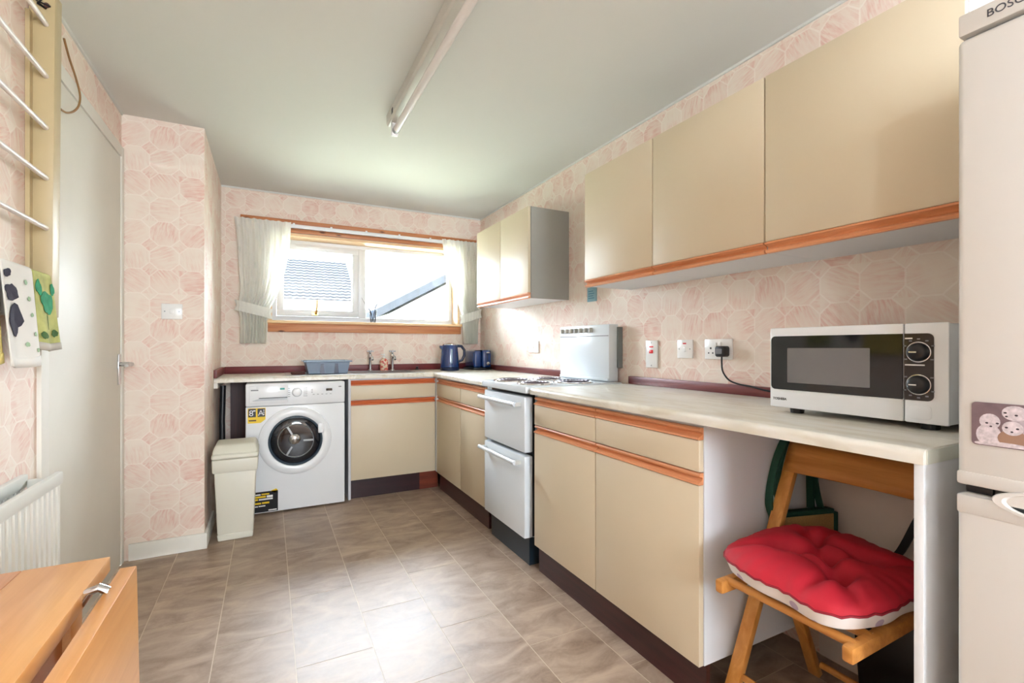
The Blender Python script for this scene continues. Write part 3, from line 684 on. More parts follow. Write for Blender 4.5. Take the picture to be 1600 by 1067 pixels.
for k in (.36, .68):
    xx = x0 + (x1 - x0) * k
    MB().prism([(xx - .016, zb + .004), (xx + .016, zb + .004), (xx + .010, zb + .074), (xx - .010, zb + .074)], 'y', y0 - .0015, y0 + .0005).build('slot', M_BLUED, t)
sp = B(aty(462, 580, 3.66).x - .03, aty(462, 580, 3.66).x + .06, 3.62, 3.70, ZT + .004, ZT + .022).build('scouring_pad', mat('brown_sponge', rgb(84, 50, 44), .9), bevel=.006); tag(sp, 'small brown scouring pad beside the dish basket', 'sponge')
# kettle
c = aty(702.5, 576, 3.80); kx, ky = c.x, 3.80
t = thing('kettle', 'glossy blue electric jug kettle on the worktop corner', 'kettle', (kx, ky, ZT))
MB().lathe([(.078, 0), (.080, .006), (.080, .022), (.074, .026)], (kx, ky, ZT), seg=36).build('power_base', M_BLUED, t, smooth=True)
MB().lathe([(.079, .027), (.080, .035), (.076, .10), (.070, .17), (.067, .205), (.064, .212)], (kx, ky, ZT), seg=40).build('jug', M_BLUE, t, smooth=True)
MB().lathe([(.064, .212), (.058, .222), (.03, .229), (.001, .231)], (kx, ky, ZT), seg=36).build('lid', M_CHROME, t, smooth=True)
MB().tube([(kx + .064, ky - .01, ZT + .205), (kx + .10, ky - .016, ZT + .203), (kx + .125, ky - .02, ZT + .17), (kx + .124, ky - .02, ZT + .125), (kx + .105, ky - .017, ZT + .085), (kx + .075, ky - .012, ZT + .072)], [.012, .012, .012, .012, .011, .010], 12).build('handle', M_BLUED, t, smooth=True)
MB().prism([(kx - .062, ZT + .165), (kx - .062, ZT + .208), (kx - .088, ZT + .208), (kx - .085, ZT + .19)], 'y', ky - .022, ky + .022).build('spout', M_BLUE, t, bevel=.004)
B(kx - .016, kx - .003, ky - .081, ky - .068, ZT + .06, ZT + .18).build('water_gauge', mat('gauge', rgb(150, 170, 190), .2), t, bevel=.003)
# toaster
c = aty(745, 575, 3.86); tx, ty = c.x - .005, 3.84
t = thing('toaster', 'blue two-slice toaster tucked in the corner beside the kettle', 'toaster', (tx, ty, ZT))
B(tx - .085, tx + .085, ty - .125, ty + .115, ZT, ZT + .02).build('base', M_BLACK, t, bevel=.006)
B(tx - .075, tx - .006, ty - .115, ty + .11, ZT + .02, ZT + .165).build('body_half', M_BLUE, t, bevel=.018, seg=4)
B(tx - .002, tx + .080, ty - .125, ty + .115, ZT + .02, ZT + .170).build('body', M_BLUE, t, bevel=.018, seg=4)
MB().lathe([(.016, 0), (.015, -.012), (.002, -.014)], (tx + .045, ty - .125, ZT + .055), 'y', 20).build('browning_dial', M_CHROME, t, smooth=True)
B(tx + .038, tx + .043, ty - .1258, ty - .125, ZT + .075, ZT + .145).build('lever_slot', M_BLACK, t)
B(tx + .025, tx + .060, ty - .142, ty - .124, ZT + .142, ZT + .154).build('lever', M_CHROME, t, bevel=.003)
B(tx - .05, tx + .06, ty - .09, ty + .08, ZT + .1695, ZT + .1705).build('bread_slot', M_BLACK, t)

# ------------------------------------------------------------------ cooker
cy0, cy1, cx = 2.045, 2.535, 1.115
t = thing('cooker', 'white freestanding electric cooker with four ring hob and two doors', 'cooker', (1.42, 2.29, 0))
M_CK = mat('cooker_enamel', rgb(222, 228, 232), .2, var=.01)
B(cx + .05, 1.70, cy0 + .005, cy1 - .005, .14, .858).build('body', M_CK, t)
B(cx + .035, 1.68, cy0 + .012, cy1 - .03, 0, .138).build('plinth', M_BASEB, t)
hb = B(cx - .012, 1.70, 2.012, cy1 + .005, .858, .893).build('hob', M_CK, t, bevel=.006)
B(cx + .049, cx + .06, cy0, cy1, .145, .857).build('front_frame', M_BLACK, t)
for z0, z1, zh in ((.562, .838, .800), (.140, .545, .512)):
    d = B(cx, cx + .048, cy0, cy1 - .002, z0, z1).build('oven_door', M_CK, t, bevel=.007)
    MB().tube([(cx - .036, cy0 + .035, zh), (cx - .036, cy1 - .01, zh)], .011, 14).build('handle', M_CK, d, smooth=True)
    for yy in (cy0 + .045, cy1 - .03): B(cx - .034, cx + .001, yy - .012, yy + .012, zh - .012, zh + .008).build('handle_mount', mat('mount_grey', rgb(196, 196, 190), .35), d, bevel=.003)
for rx, ry, r_ in ((1.235, 2.15, .073), (1.235, 2.405, .088), (1.475, 2.15, .088), (1.475, 2.405, .073)):
    rg = MB().lathe([(r_ + .022, .0), (r_ + .020, .006), (r_ + .010, .007), (r_ + .004, .002)], (rx, ry, .893), seg=36).build('ring_trim', M_CHROME, t, smooth=True)
    for k in range(4):
        rr0 = r_ * (1 - k * .24)
        MB().lathe([(rr0 - .0155, .006), (rr0 - .012, .012), (rr0 - .004, .012), (rr0, .006)], (rx, ry, .893), seg=32).build('ring_coil', mat('hot_ring', rgb(96, 84, 92), .35, .6), rg, smooth=True)
px0 = 1.652
pnl = B(px0, 1.715, 2.065, 2.552, .894, 1.21).build('back_panel', M_CK, t, bevel=.003)
B(px0 - .003, px0, 2.07, 2.547, 1.145, 1.149).build('panel_seam', M_GREYP, pnl)
B(px0 - .006, px0 + .002, 2.067, 2.55, .897, .912).build('panel_foot', M_CK, pnl, bevel=.002)
B(1.706, XR - .001, 2.052, 2.075, .97, 1.195).build('rear_cover', mat('grey_rear', rgb(120, 126, 124), .5), pnl)
for k in range(7):
    ky_ = aty(0, 0, 1).y * 0 + 2.525 - k * .0495
    kz = 1.182
    kn = B(px0 - .016, px0, ky_ - .016, ky_ + .004, kz - .014, kz + .014).build('control_knob', mat('knob_grey', rgb(176, 172, 160), .4), pnl, bevel=.003)
    B(px0 - .0185, px0 - .016, ky_ - .008, ky_ - .004, kz - .012, kz + .012).build('knob_pointer', M_SOCK, kn)

# ------------------------------------------------------------------ microwave
mx = 1.37
q0, q1 = atx(1203, 633, mx), atx(1483, 668, mx)
my0, my1, mz0, mz1 = q1.y, q0.y, ZT + .016, 1.142
t = thing('microwave', 'white microwave oven with black glass door on the worktop', 'microwave', (mx + .17, (my0 + my1) / 2, ZT))
B(mx + .012, 1.70, my0 + .002, my1 - .002, mz0, mz1 - .002).build('body', M_WHITE, t, bevel=.006)
ysp = atx(1412, 560, mx).y
dd = B(mx, mx + .011, ysp + .0012, my1, mz0, mz1).build('door', M_WHITE, t, bevel=.004)
cp = B(mx, mx + .011, my0, ysp - .0012, mz0, mz1).build('control_panel', M_WHITE, t, bevel=.004)
def rrect(y0, y1, z0, z1, r, cs=(1, 1, 1, 1)):
    pts = []
    for i, (cy, cz, a0) in enumerate(((y1 - r, z1 - r, 0), (y0 + r, z1 - r, PI / 2), (y0 + r, z0 + r, PI), (y1 - r, z0 + r, 1.5 * PI))):
        if cs[i]: pts += [(cy + r * math.cos(a0 + k * PI / 10), cz + r * math.sin(a0 + k * PI / 10)) for k in range(6)]
        else: pts.append(((y1, z1), (y0, z1), (y0, z0), (y1, z0))[i])
    return pts
gz0, gz1 = mz0 + .054, mz1 - .025
MB().prism(rrect(ysp + .0015, my1 - .006, gz0, gz1, .012, (1, 0, 0, 1)), 'x', mx - .0025, mx + .001).build('door_glass', M_BLACKG, dd)
wa, wb_ = atx(1231, 576, mx).y, atx(1360, 580, mx).y
MB().prism(rrect(wb_, wa, gz0 + .022, gz1 - .035, .002), 'x', mx - .0028, mx - .0025).build('viewing_window', mat('door_mesh', rgb(118, 116, 116), .15), dd)
MB().prism(rrect(my0 + .027, ysp - .002, gz0, gz1, .012, (0, 1, 1, 0)), 'x', mx - .0025, mx + .001).build('control_fascia', mat('dark_brown_fascia', rgb(48, 40, 36), .12), cp)
kyc = (my0 + .027 + ysp) / 2 - .001
for kz in (atx(1438, 550, mx).z, atx(1438, 601, mx).z):
    kn = MB().lathe([(.022, -.002), (.0225, -.006), (.019, -.016), (.015, -.019), (.001, -.0195)], (mx, kyc, kz), 'x', 32).build('knob', M_BLACK, cp, smooth=True)
    MB().lathe([(.0245, -.0025), (.0245, -.004), (.0225, -.0042)], (mx, kyc, kz), 'x', 32).build('knob_ring', M_CHROME, kn, smooth=True)
    B(mx - .0215, mx - .019, kyc - .003, kyc + .012, kz - .0015, kz + .0015).build('knob_pointer', M_CHROME, kn)
    for k in range(9):
        a = -.6 + k * (PI + 1.2) / 8
        yy, zz = kyc + math.cos(a) * .031, kz + math.sin(a) * .031 * (1 if kz > 1.04 else -1)
        if abs(math.cos(a) * .031) < .03: B(mx - .0029, mx - .0025, yy - .003, yy + .003, zz - .0015, zz + .0015).build('dial_mark', M_GREYP, cp)
B(mx - .0029, mx - .0025, kyc - .012, kyc + .027, (gz0 + gz1) / 2 + .003, (gz0 + gz1) / 2 + .006).build('caption_bar', M_SOCK, cp)
B(mx - .0029, mx - .0025, kyc + .012, kyc + .027, gz1 - .013, gz1 - .010).build('caption_bar', M_SOCK, cp)
MB().prism(rrect(my0 + .032, ysp - .010, mz0 + .010, mz0 + .043, .008), 'x', mx - .0015, mx + .002).build('door_button', M_WHITE, cp, bevel=.001)
text('maker_name', 'TOSHIBA', .0105, M_DARK, dd, (mx - .0006, my1 - .010, mz0 + .022), (0, -1, 0), (0, 0, 1))
for a, b in ((mx + .04, my0 + .05), (mx + .04, my1 - .06), (1.65, my0 + .05), (1.65, my1 - .06)): MB().lathe([(.018, 0), (.02, .017)], (a, b, ZT), seg=14).build('foot', M_BLACK, t)

# ------------------------------------------------------------------ sockets and switches
def plate_R(name, label, cat, px, py0, py1):       # plate on the right wall from pixel corners
    a, b = atx(px[0], py0, XR - .008), atx(px[1], py1, XR - .008)
    y1, y0, z1, z0 = a.y, b.y, a.z, b.z
    t = thing(name, label, cat, (XR, (y0 + y1) / 2, z0))
    B(XR - .009, XR - .0003, y0, y1, z0, z1).build('plate', M_SOCK, t, bevel=.003)
    return t, y0, y1, z0, z1
t, a, b, c_, d_ = plate_R('cooker_switch', 'tall white cooker switch plate with two red parts', 'switch', (1009, 1027), 532, 575)
m_ = (a + b) / 2
B(XR - .013, XR - .009, m_ - .013, m_ + .013, c_ + .073, c_ + .091).build('rocker', M_REDP, t, bevel=.002)
B(XR - .010, XR - .009, m_ - .014, m_ + .014, c_ + .103, c_ + .110).build('neon', M_REDP, t)
for z in (c_ + .012, d_ - .012): MB().lathe([(.003, 0), (.003, -.001)], (XR - .009, m_, z), 'x', 10).build('screw', M_GREYM, t)
t, a, b, c_, d_ = plate_R('wall_switch', 'square white switch plate with a small red neon on the right wall', 'switch', (1058, 1082), 531, 560)
m_ = (a + b) / 2
B(XR - .013, XR - .009, m_ - .011, m_ + .003, c_ + .03, c_ + .054).build('rocker', M_SOCK, t, bevel=.002)
B(XR - .010, XR - .009, m_ - .010, m_ + .010, c_ + .066, c_ + .072).build('neon', M_REDP, t)
for y in (a + .014, b - .014): MB().lathe([(.003, 0), (.003, -.001)], (XR - .009, y, (c_ + d_) / 2), 'x', 10).build('screw', M_GREYM, t)
t, a, b, c_, d_ = plate_R('double_socket', 'white double power socket with a black plug in it', 'socket', (1101, 1144), 530, 562)
m_ = (a + b) / 2
for s_ in (-1, 1):
    yy = m_ + s_ * .037
    B(XR - .010, XR - .009, yy - .004, yy + .004, c_ + .044, c_ + .052).build('earth_hole', M_DARK, t)
    for k in (-.011, .011): B(XR - .010, XR - .009, yy + k - .003, yy + k + .003, c_ + .024, c_ + .030).build('pin_hole', M_DARK, t)
    B(XR - .013, XR - .009, m_ + s_ * .012 - .007, m_ + s_ * .012 + .007, c_ + .052, c_ + .074).build('rocker', M_SOCK, t, bevel=.002)
sy_, sz_ = m_ - .037, c_ + .034
t = thing('power_plug', 'black moulded plug with cable leading to the microwave', 'plug', (XR - .02, sy_, sz_))
MB().prism(rrect(sy_ - .024, sy_ + .024, sz_ - .022, sz_ + .024, .010), 'x', XR - .045, XR - .0101).build('plug_body', M_BLACK, t, bevel=.004)
MB().prism(rrect(sy_ - .012, sy_ + .018, sz_ - .010, sz_ + .012, .003), 'x', XR - .0456, XR - .0449).build('plug_label', M_GREYP, t)
pts = [Vector((XR - .03, sy_, sz_ - .02)), Vector((XR - .03, sy_, sz_ - .05)), Vector((XR - .03, sy_ - .006, sz_ - .085)), Vector((XR - .03, sy_ - .035, sz_ - .118)), Vector((XR - .03, sy_ - .08, sz_ - .132)), Vector((XR - .032, sy_ - .14, sz_ - .138)), Vector((XR - .034, sy_ - .22, sz_ - .150)), Vector((XR - .034, sy_ - .32, sz_ - .155))]
def smooth_pts(P, n=6):
    out = []
    for i in range(len(P) - 1):
        a0, a1, a2, a3 = P[max(i - 1, 0)], P[i], P[i + 1], P[min(i + 2, len(P) - 1)]
        for k in range(n):
            s = k / n; out.append(.5 * ((2 * a1) + (a2 - a0) * s + (2 * a0 - 5 * a1 + 4 * a2 - a3) * s * s + (3 * a1 - a0 - 3 * a2 + a3) * s ** 3))
    return out + [P[-1]]
MB().tube(smooth_pts(pts), .0036, 8).build('cable', M_BLACK, t, smooth=True)
t, a, b, c_, d_ = plate_R('wall_socket', 'small white switched plate on the wall near the toaster', 'socket', (826, 841), 533, 551)
m_ = (a + b) / 2
B(XR - .013, XR - .009, m_ - .006, m_ + .006, (c_ + d_) / 2 - .012, (c_ + d_) / 2 + .012).build('rocker', M_SOCK, t, bevel=.002)
a, b = atx(918, 450, XR - .004), atx(932, 470, XR - .004)
t = tag(B(XR - .006, XR - .0003, b.y, a.y, b.z, a.z).build('blue_tag', mat('blue_paper', rgb(140, 178, 190), .7)), 'small pale blue card on the wall beside the wall cabinets', 'card')
for k in range(4): B(XR - .0065, XR - .006, b.y + .02 + (k % 2) * .01, a.y - .012, b.z + .018 + k * .014, b.z + .022 + k * .014).build('printed_line', mat('blue_print', rgb(60, 120, 150), .6), t)
a, b = aty(252, 474, YC - .008), aty(285, 499, YC - .008)
t = thing('light_switch', 'white single light switch on the return wall by the door', 'switch', ((a.x + b.x) / 2, YC, b.z))
B(a.x, b.x, YC - .009, YC - .0003, b.z, a.z).build('plate', M_SOCK, t, bevel=.003)
m_ = (a.x + b.x) / 2; mz = (a.z + b.z) / 2
B(m_ - .010, m_ + .010, YC - .013, YC - .009, mz - .012, mz + .012).build('rocker', M_SOCK, t, bevel=.002)
for s_ in (-1, 1): MB().lathe([(.0035, 0), (.0035, -.001)], (m_ + s_ * .031, YC - .009, mz), 'y', 10).build('screw', M_GREYM, t)

# ------------------------------------------------------------------ ceiling light
t = thing('fluorescent_light', 'unlit fluorescent strip light fixed along the ceiling', 'ceiling light', (.565, 1.75, ZC))
ly0, ly1, lx = .95, 2.44, .555
MB().prism([(lx - .024, ZC - .001), (lx - .024, ZC - .045), (lx - .016, ZC - .055), (lx + .016, ZC - .055), (lx + .024, ZC - .045), (lx + .024, ZC - .001)], 'y', ly0, ly1).build('batten', mat('batten_white', rgb(206, 202, 194), .4), t)
for yy in (ly0 + .01, ly1 - .06): B(lx - .010, lx + .022, yy, yy + .022, ZC - .118, ZC - .055).build('lamp_holder', M_UPVC, t, bevel=.004)
MB().tube([(lx + .008, ly0 + .032, ZC - .095), (lx + .008, ly1 - .06, ZC - .095)], .0165, 18).build('tube', mat('lamp_tube', rgb(232, 226, 222), .2), t, smooth=True)
for yy in (ly0 + .033, ly1 - .085): MB().tube([(lx + .008, yy, ZC - .095), (lx + .008, yy + .025, ZC - .095)], .0172, 18).build('tube_cap', M_GREYM, t, smooth=True)
B(lx - .0255, lx - .024, ly1 - .14, ly1 - .115, ZC - .045, ZC - .02).build('clip', M_DARK, t)

# ------------------------------------------------------------------ clothes airer and towels
t = thing('wall_airer', 'cream wooden wall airer with white rods beside the door', 'clothes airer', (XL + .03, 1.5, 1.17))
RXT, RXB = -.600, -.600
for yy, nm in ((1.985, 'upright'), (.60, 'upright')):
    MB().prism([(XL + .003, 1.18), (-.608, 1.18), (-.600, 2.20), (XL + .003, 2.20)], 'y', yy, yy + .055).build(nm, M_RACK, t, bevel=.002)
B(XL + .001, XL + .012, 1.965, 1.985, 1.20, 2.12).build('fixing_strip', M_RACK, t)
rods = []
for v in (60, 136, 212, 287, 362, 437):
    z = atx(82 + (437 - v) * .016, v, -.62).z
    rods.append(z)
    MB().tube([(-.622, .61, z), (-.622, 1.99, z)], .0075, 12).build('rod', M_ROD, t, smooth=True)
MB().lathe([(.008, 0), (.007, -.004), (.001, -.005)], (-.62, 1.985, rods[0] + .06), 'y', 12).build('screw_hole', M_BROWNP, t, smooth=True)
MB().tube([(-.628, 1.983, 2.175), (-.64, 1.98, 2.15), (-.62, 1.978, 2.14), (-.645, 1.98, 2.16), (-.61, 1.98, 2.15)], .003, 6).build('knotted_string', M_BLACK, t, smooth=True)
cw = MB().tube(smooth_pts([atx(100, 60, XL + .02), atx(108, 90, XL + .02), atx(118, 120, XL + .02), atx(125, 148, XL + .02), atx(123, 165, XL + .02), atx(115, 174, XL + .02), atx(104, 176, XL + .02), atx(94, 170, XL + .016)]), .0035, 8).build('loose_cord', mat('brown_cord', rgb(150, 112, 66), .6), smooth=True)
tag(cw, 'loop of thin brown cord hanging over the door frame', 'cord')
zr = rods[-1]
def towel(label, y0, y1, zb, m, mback, mhem, d=.0):
    t = thing('towel', label, 'towel', (-.6, (y0 + y1) / 2, zb), 'tea towels on the airer')
    r = .0105 + d
    def prof(v):       # v 0..1 over the rod: back hem -> over -> front hem
        back = .13; hf = zr - zb
        if v < .3: s = v / .3; return (-.622 - r, zr - back * (1 - s))
        if v < .4: a = PI - (v - .3) / .1 * PI; return (-.622 + r * math.cos(a), zr + r * math.sin(a))
        s = (v - .4) / .6; return (-.622 + r + .012 * s, zr - hf * s)
    def fn(u, v):
        px, pz = prof(v); fold = .008 * math.sin(u * 7.5 + y0 * 20) * (max(0, v - .4) * 1.6)
        return (px + fold + (.006 if v > .4 else 0) * max(0, v - .4), y0 + (y1 - y0) * u + .02 * max(0, v - .4) * (u - .2), pz - .012 * math.sin(u * 3.0) * max(0, v - .4))
    MB().grid(fn, 24, 60).build('cloth', m, t, smooth=True, fix=False, solid=.003)
    def hem(u, v):
        p = Vector(fn(u, .94 + .06 * v)); return p + Vector((.0022, 0, 0))
    MB().grid(hem, 24, 2).build('hem', mhem, t, smooth=True, fix=False, solid=.002)
    return t, fn
m_cow = mat('white_towel', rgb(226, 222, 214), .9, bump=.2)
m_cg = mat('green_tree_towel', rgb(176, 176, 104), .9, var=.3, vscale=18, bump=.2)
m_ye = mat('yellow_towel', rgb(206, 184, 96), .9, var=.2, vscale=20, bump=.2)
m_hem = mat('grey_hem', rgb(186, 178, 164), .9)
ya, yb = atx(10, 440, -.6).y, atx(48, 425, -.6).y
yg = atx(81, 440, -.61).y
zb1 = atx(70, 568, -.595).z; zb2 = atx(95, 545, -.595).z
tw, fn = towel('white tea towel with black cow patches hanging on the airer', ya - .01, yb + .03, zb1, m_cow, m_cow, m_cow, .003)
M_COWB = mat('cow_black', rgb(28, 20, 44), .9)
def patch(fn, parent, name, m, u0, v0, ru, rv, seed=0):
    rnd = random.Random(seed); n = 18; ks = [1 + rnd.uniform(-.3, .3) for _ in range(n)]
    c = Vector(fn(u0, v0)) + Vector((.0035, 0, 0)); vs = [c]
    for k in range(n):
        a = 2 * PI * k / n; s = (ks[k] + ks[(k + 1) % n]) / 2
        vs.append(Vector(fn(min(1, max(0, u0 + ru * s * math.cos(a))), min(.99, v0 + rv * s * math.sin(a)))) + Vector((.0035, 0, 0)))
    MB().add(vs, [(0, 1 + k, 1 + (k + 1) % n) for k in range(n)]).build(name, m, parent, fix=False, solid=.0008)
patch(fn, tw, 'cow_patch', M_COWB, .22, .56, .22, .05, 1); patch(fn, tw, 'cow_patch', M_COWB, .28, .72, .22, .085, 2); patch(fn, tw, 'cow_patch', M_COWB, .14, .45, .12, .025, 4)
m_sh = mat('shamrock_green', rgb(160, 186, 150), .9)
for i, (u_, v_) in enumerate(((.70, .48), (.74, .58), (.78, .68), (.82, .80), (.60, .86), (.85, .90))): patch(fn, tw, 'clover_print', m_sh, u_, v_, .04, .014, 10 + i)
tw, fn = towel('green tea towel printed with trees hanging next to the upright', yb + .045, yg, zb2, m_cg, m_cg, m_hem)
M_TREE = mat('tree_green', rgb(30, 138, 92), .9, var=.3, vscale=60); M_TREE2 = mat('tree_dark', rgb(60, 96, 40), .9, var=.3, vscale=60)
patch(fn, tw, 'tree_print', M_TREE, .55, .62, .33, .095, 3); patch(fn, tw, 'tree_print', M_TREE, .16, .50, .12, .06, 5); patch(fn, tw, 'tree_print', M_TREE, .9, .50, .09, .05, 6)
patch(fn, tw, 'trunk_print', M_TREE2, .5, .77, .05, .06, 7); patch(fn, tw, 'grass_print', M_TREE2, .2, .88, .12, .03, 8); patch(fn, tw, 'grass_print', M_TREE2, .85, .86, .10, .03, 9)
tw, fn = towel('yellow tea towel at the far end of the airer rods', ya - .30, ya - .03, zb1 + .01, m_ye, m_ye, m_ye)

# ------------------------------------------------------------------ radiator
t = thing('radiator', 'cream double panel radiator below the airer', 'radiator', (-.58, 1.4, .15))
ry0, ry1, rz0, rz1 = .95, 1.81, .16, .728
n = 26
for xf, sgn in ((-.53, 1), (-.605, -1)):
    pr = []
    k0 = ry0 + .02; st_ = (ry1 - ry0 - .04) / n
    for k in range(n):
        ya = k0 + k * st_
        pr += [(xf - .010, ya), (xf - .010, ya + st_ * .22), (xf, ya + st_ * .36), (xf, ya + st_ * .86), (xf - .010, ya + st_)]
    pr = [(p if i == 0 else p) for i, p in enumerate(pr)]
    pr = [(xf - .010, ry0)] + pr + [(xf - .010, ry1), (xf - .016, ry1), (xf - .016, ry0)]
    MB().prism(pr, 'z', rz0 + .035, rz1 - .035).build('panel', M_RAD, t)
    B(xf - .016, xf + .001, ry0, ry1, rz1 - .036, rz1).build('header', M_RAD, t, bevel=.004)
    B(xf - .016, xf + .001, ry0, ry1, rz0, rz0 + .036).build('header', M_RAD, t, bevel=.004)
B(-.604, -.546, ry1 - .012, ry1 - .002, rz0 + .02, rz1 - .015).build('end_cover', M_RAD, t, bevel=.003)
fn_ = MB()
for k in range(30): fn_.box(-.60, -.548, ry0 + .03 + k * .027, ry0 + .032 + k * .027, rz0 + .06, rz1 - .05)
fn_.build('convector_fins', M_GREYM, t)
for yy in (ry0 + .1, ry1 - .1): B(XL + .0005, -.62, yy - .02, yy + .02, .25, .62).build('wall_bracket', M_RAD, t)
MB().tube([(-.575, ry0 + .03, rz0 + .02), (-.575, ry0 + .03, .001)], .0075, 10).build('pipe', M_RAD, t)
MB().tube([(-.575, ry1 - .03, rz0 + .02), (-.575, ry1 - .03, .001)], .0075, 10).build('pipe', M_RAD, t)

# ------------------------------------------------------------------ drop-leaf table
t = thing('drop_leaf_table', 'varnished wooden table with its leaf folded down beside the radiator', 'table', (-.37, .6, 0))
tx0, tx1, ty0, ty1 = -.505, -.233, .15, .997
pw = (tx1 - tx0) / 3
for k, mm in enumerate((M_TABLE, M_TABLE2, M_TABLE)):
    xa = tx0 + (0, .085, .165)[k]; xb = tx0 + (.085, .165, tx1 - tx0)[k]
    B(xa + (.0002 if k else 0), xb, ty0, ty1, .716, .74).build('top_board', mm, t, bevel=.0015)
MB().add([Vector(p) for p in ((-.212, ty0, .733), (-.190, ty0, .733), (-.182, ty0, .30), (-.204, ty0, .30), (-.212, .957, .733), (-.190, .957, .733), (-.182, .957, .30), (-.204, .957, .30))],
         [(3, 2, 1, 0), (4, 5, 6, 7), (0, 1, 5, 4), (1, 2, 6, 5), (2, 3, 7, 6), (3, 0, 4, 7)]).build('drop_leaf', M_TABLE, t, bevel=.002)
MB().tube([(-.237, .87, .722), (-.228, .87, .738), (-.216, .87, .742), (-.206, .87, .735)], .006, 10).build('hinge_catch', M_CHROME, t, smooth=True)
for xx in (tx0 + .02, tx1 - .06):
    for yy in (ty0 + .04, ty1 - .12): B(xx, xx + .045, yy, yy + .045, 0, .716).build('leg', M_TABLE, t, bevel=.002)
B(tx0 + .03, tx0 + .05, ty0 + .085, ty1 - .12, .63, .716).build('apron', M_TABLE2, t); B(tx1 - .045, tx1 - .025, ty0 + .085, ty1 - .12, .63, .716).build('apron', M_TABLE2, t)

# ------------------------------------------------------------------ folding chair under the worktop
t = thing('folding_chair', 'wooden folding chair standing under the worktop', 'chair', (1.35, .74, 0))
ca, cb = .555, .925
for yy in (ca - .040, cb + .030):
    MB().bar((1.545, yy, .79), (1.20, yy, .02), .022, .040, (0, 1, 0)).build('long_leg', M_CHAIR, t, bevel=.003)
for yy in (ca - .016, cb + .006):
    MB().bar((1.42, yy, .425), (1.595, yy, .015), .022, .036, (0, 1, 0)).build('short_leg', M_CHAIR, t, bevel=.003)
for yy in (ca + .022, cb - .022):
    MB().bar((1.10, yy, .425), (1.50, yy, .435), .024, .036).build('seat_rail', M_CHAIRY, t, bevel=.006)
for k in range(6):
    xx = 1.135 + k * .062
    MB().tube([(xx, ca + .02, .437), (xx, cb - .02, .437)], .011, 12).build('seat_slat', M_CHAIRY, t, smooth=True)
def slat(u, v):
    y = ca - .045 + (cb - ca + .082) * u; bow = .022 * (1 - (2 * u - 1) ** 2)
    z = .685 + .088 * v; return (1.500 + (z - .685) * .42 + bow - .018, y, z)
MB().grid(slat, 16, 4).build('backrest', M_CHAIRY, t, smooth=True, fix=False, solid=.014)
MB().tube([(1.245, ca - .04, .11), (1.245, cb + .03, .11)], .010, 12).build('stretcher', M_CHAIR, t, smooth=True)
MB().tube([(1.545, ca + .04, .085), (1.545, cb - .04, .085)], .010, 12).build('stretcher', M_CHAIR, t, smooth=True)
# cushion
cu = thing('seat_cushion', 'red tufted seat cushion with pale dotted underside on the chair', 'cushion', (1.31, .735, .45))
KC = Vector((1.312, .742, .456)); HW = .222
tufts = [(-.07, -.075), (.075, -.075), (-.07, .075), (.075, .075), (0, 0)]
def outline(a):
    c, s_ = math.cos(a), math.sin(a); n = 3.6
    r = HW / ((abs(c) ** n + abs(s_) ** n) ** (1 / n)); r *= 1 + .02 * math.sin(5 * a + 1) + .015 * math.sin(9 * a)
    return c * r, s_ * r * .88
def pad(top):
    def f(u, v):
        a = 2 * PI * u; ox, oy = outline(a); x_, y_ = ox * v, oy * v
        edge = (1 - v ** 4)
        if top:
            h = .046 * edge ** .5
            for tx_, ty_ in tufts: h -= .040 * math.exp(-((x_ - tx_) ** 2 + (y_ - ty_) ** 2) / .0011) * edge
            for (ax, ay), (bx_, by_) in (((tufts[0]), (tufts[4])), (tufts[1], tufts[4]), (tufts[2], tufts[4]), (tufts[3], tufts[4]), (tufts[0], (-.22, -.2)), (tufts[1], (.22, -.2)), (tufts[2], (-.22, .2)), (tufts[3], (.22, .2)), (tufts[0], (-.24, -.06)), (tufts[3], (.23, .06)), (tufts[0], tufts[2]), (tufts[1], tufts[3])):
                dx, dy = bx_ - ax, by_ - ay; L2 = dx * dx + dy * dy; s_ = max(0, min(1, ((x_ - ax) * dx + (y_ - ay) * dy) / L2))
                d2 = (x_ - ax - s_ * dx) ** 2 + (y_ - ay - s_ * dy) ** 2; h -= .021 * math.exp(-d2 / .00028) * edge
            h += .0025 * math.sin(a * 34) * v ** 6 + .050
        else: h = .050 - .048 * (1 - v ** 12) ** .5
        droop = -.006 * max(0, -x_ - .14) / .08
        return KC + Vector((x_, y_, h + droop + .006 * math.sin(y_ * 14)))
    return f
MB().grid(pad(True), 150, 36).build('cover', M_RED, cu, smooth=True)
m_dot = bpy.data.materials.new('dotted_cotton'); m_dot.use_nodes = True; n_ = NT(m_dot)
vo = n_.node('ShaderNodeTexVoronoi'); n_.link(n_.pos(), vo.inputs['Vector']); vo.inputs['Scale'].default_value = 22
n_.link(n_.mix(n_.ramp(vo.outputs['Distance'], .30, .26), rgb(226, 218, 212), rgb(176, 156, 176)), n_.b.inputs['Base Color']); n_.b.inputs['Roughness'].default_value = .85
MB().grid(pad(False), 150, 16).build('underside', m_dot, cu, smooth=True)
pp = pad(True)
MB().tube([Vector(pp(k / 90, 1.0)) for k in range(91)], .003, 6).build('piping', mat('dark_red_piping', rgb(140, 18, 36), .7), cu, smooth=True)
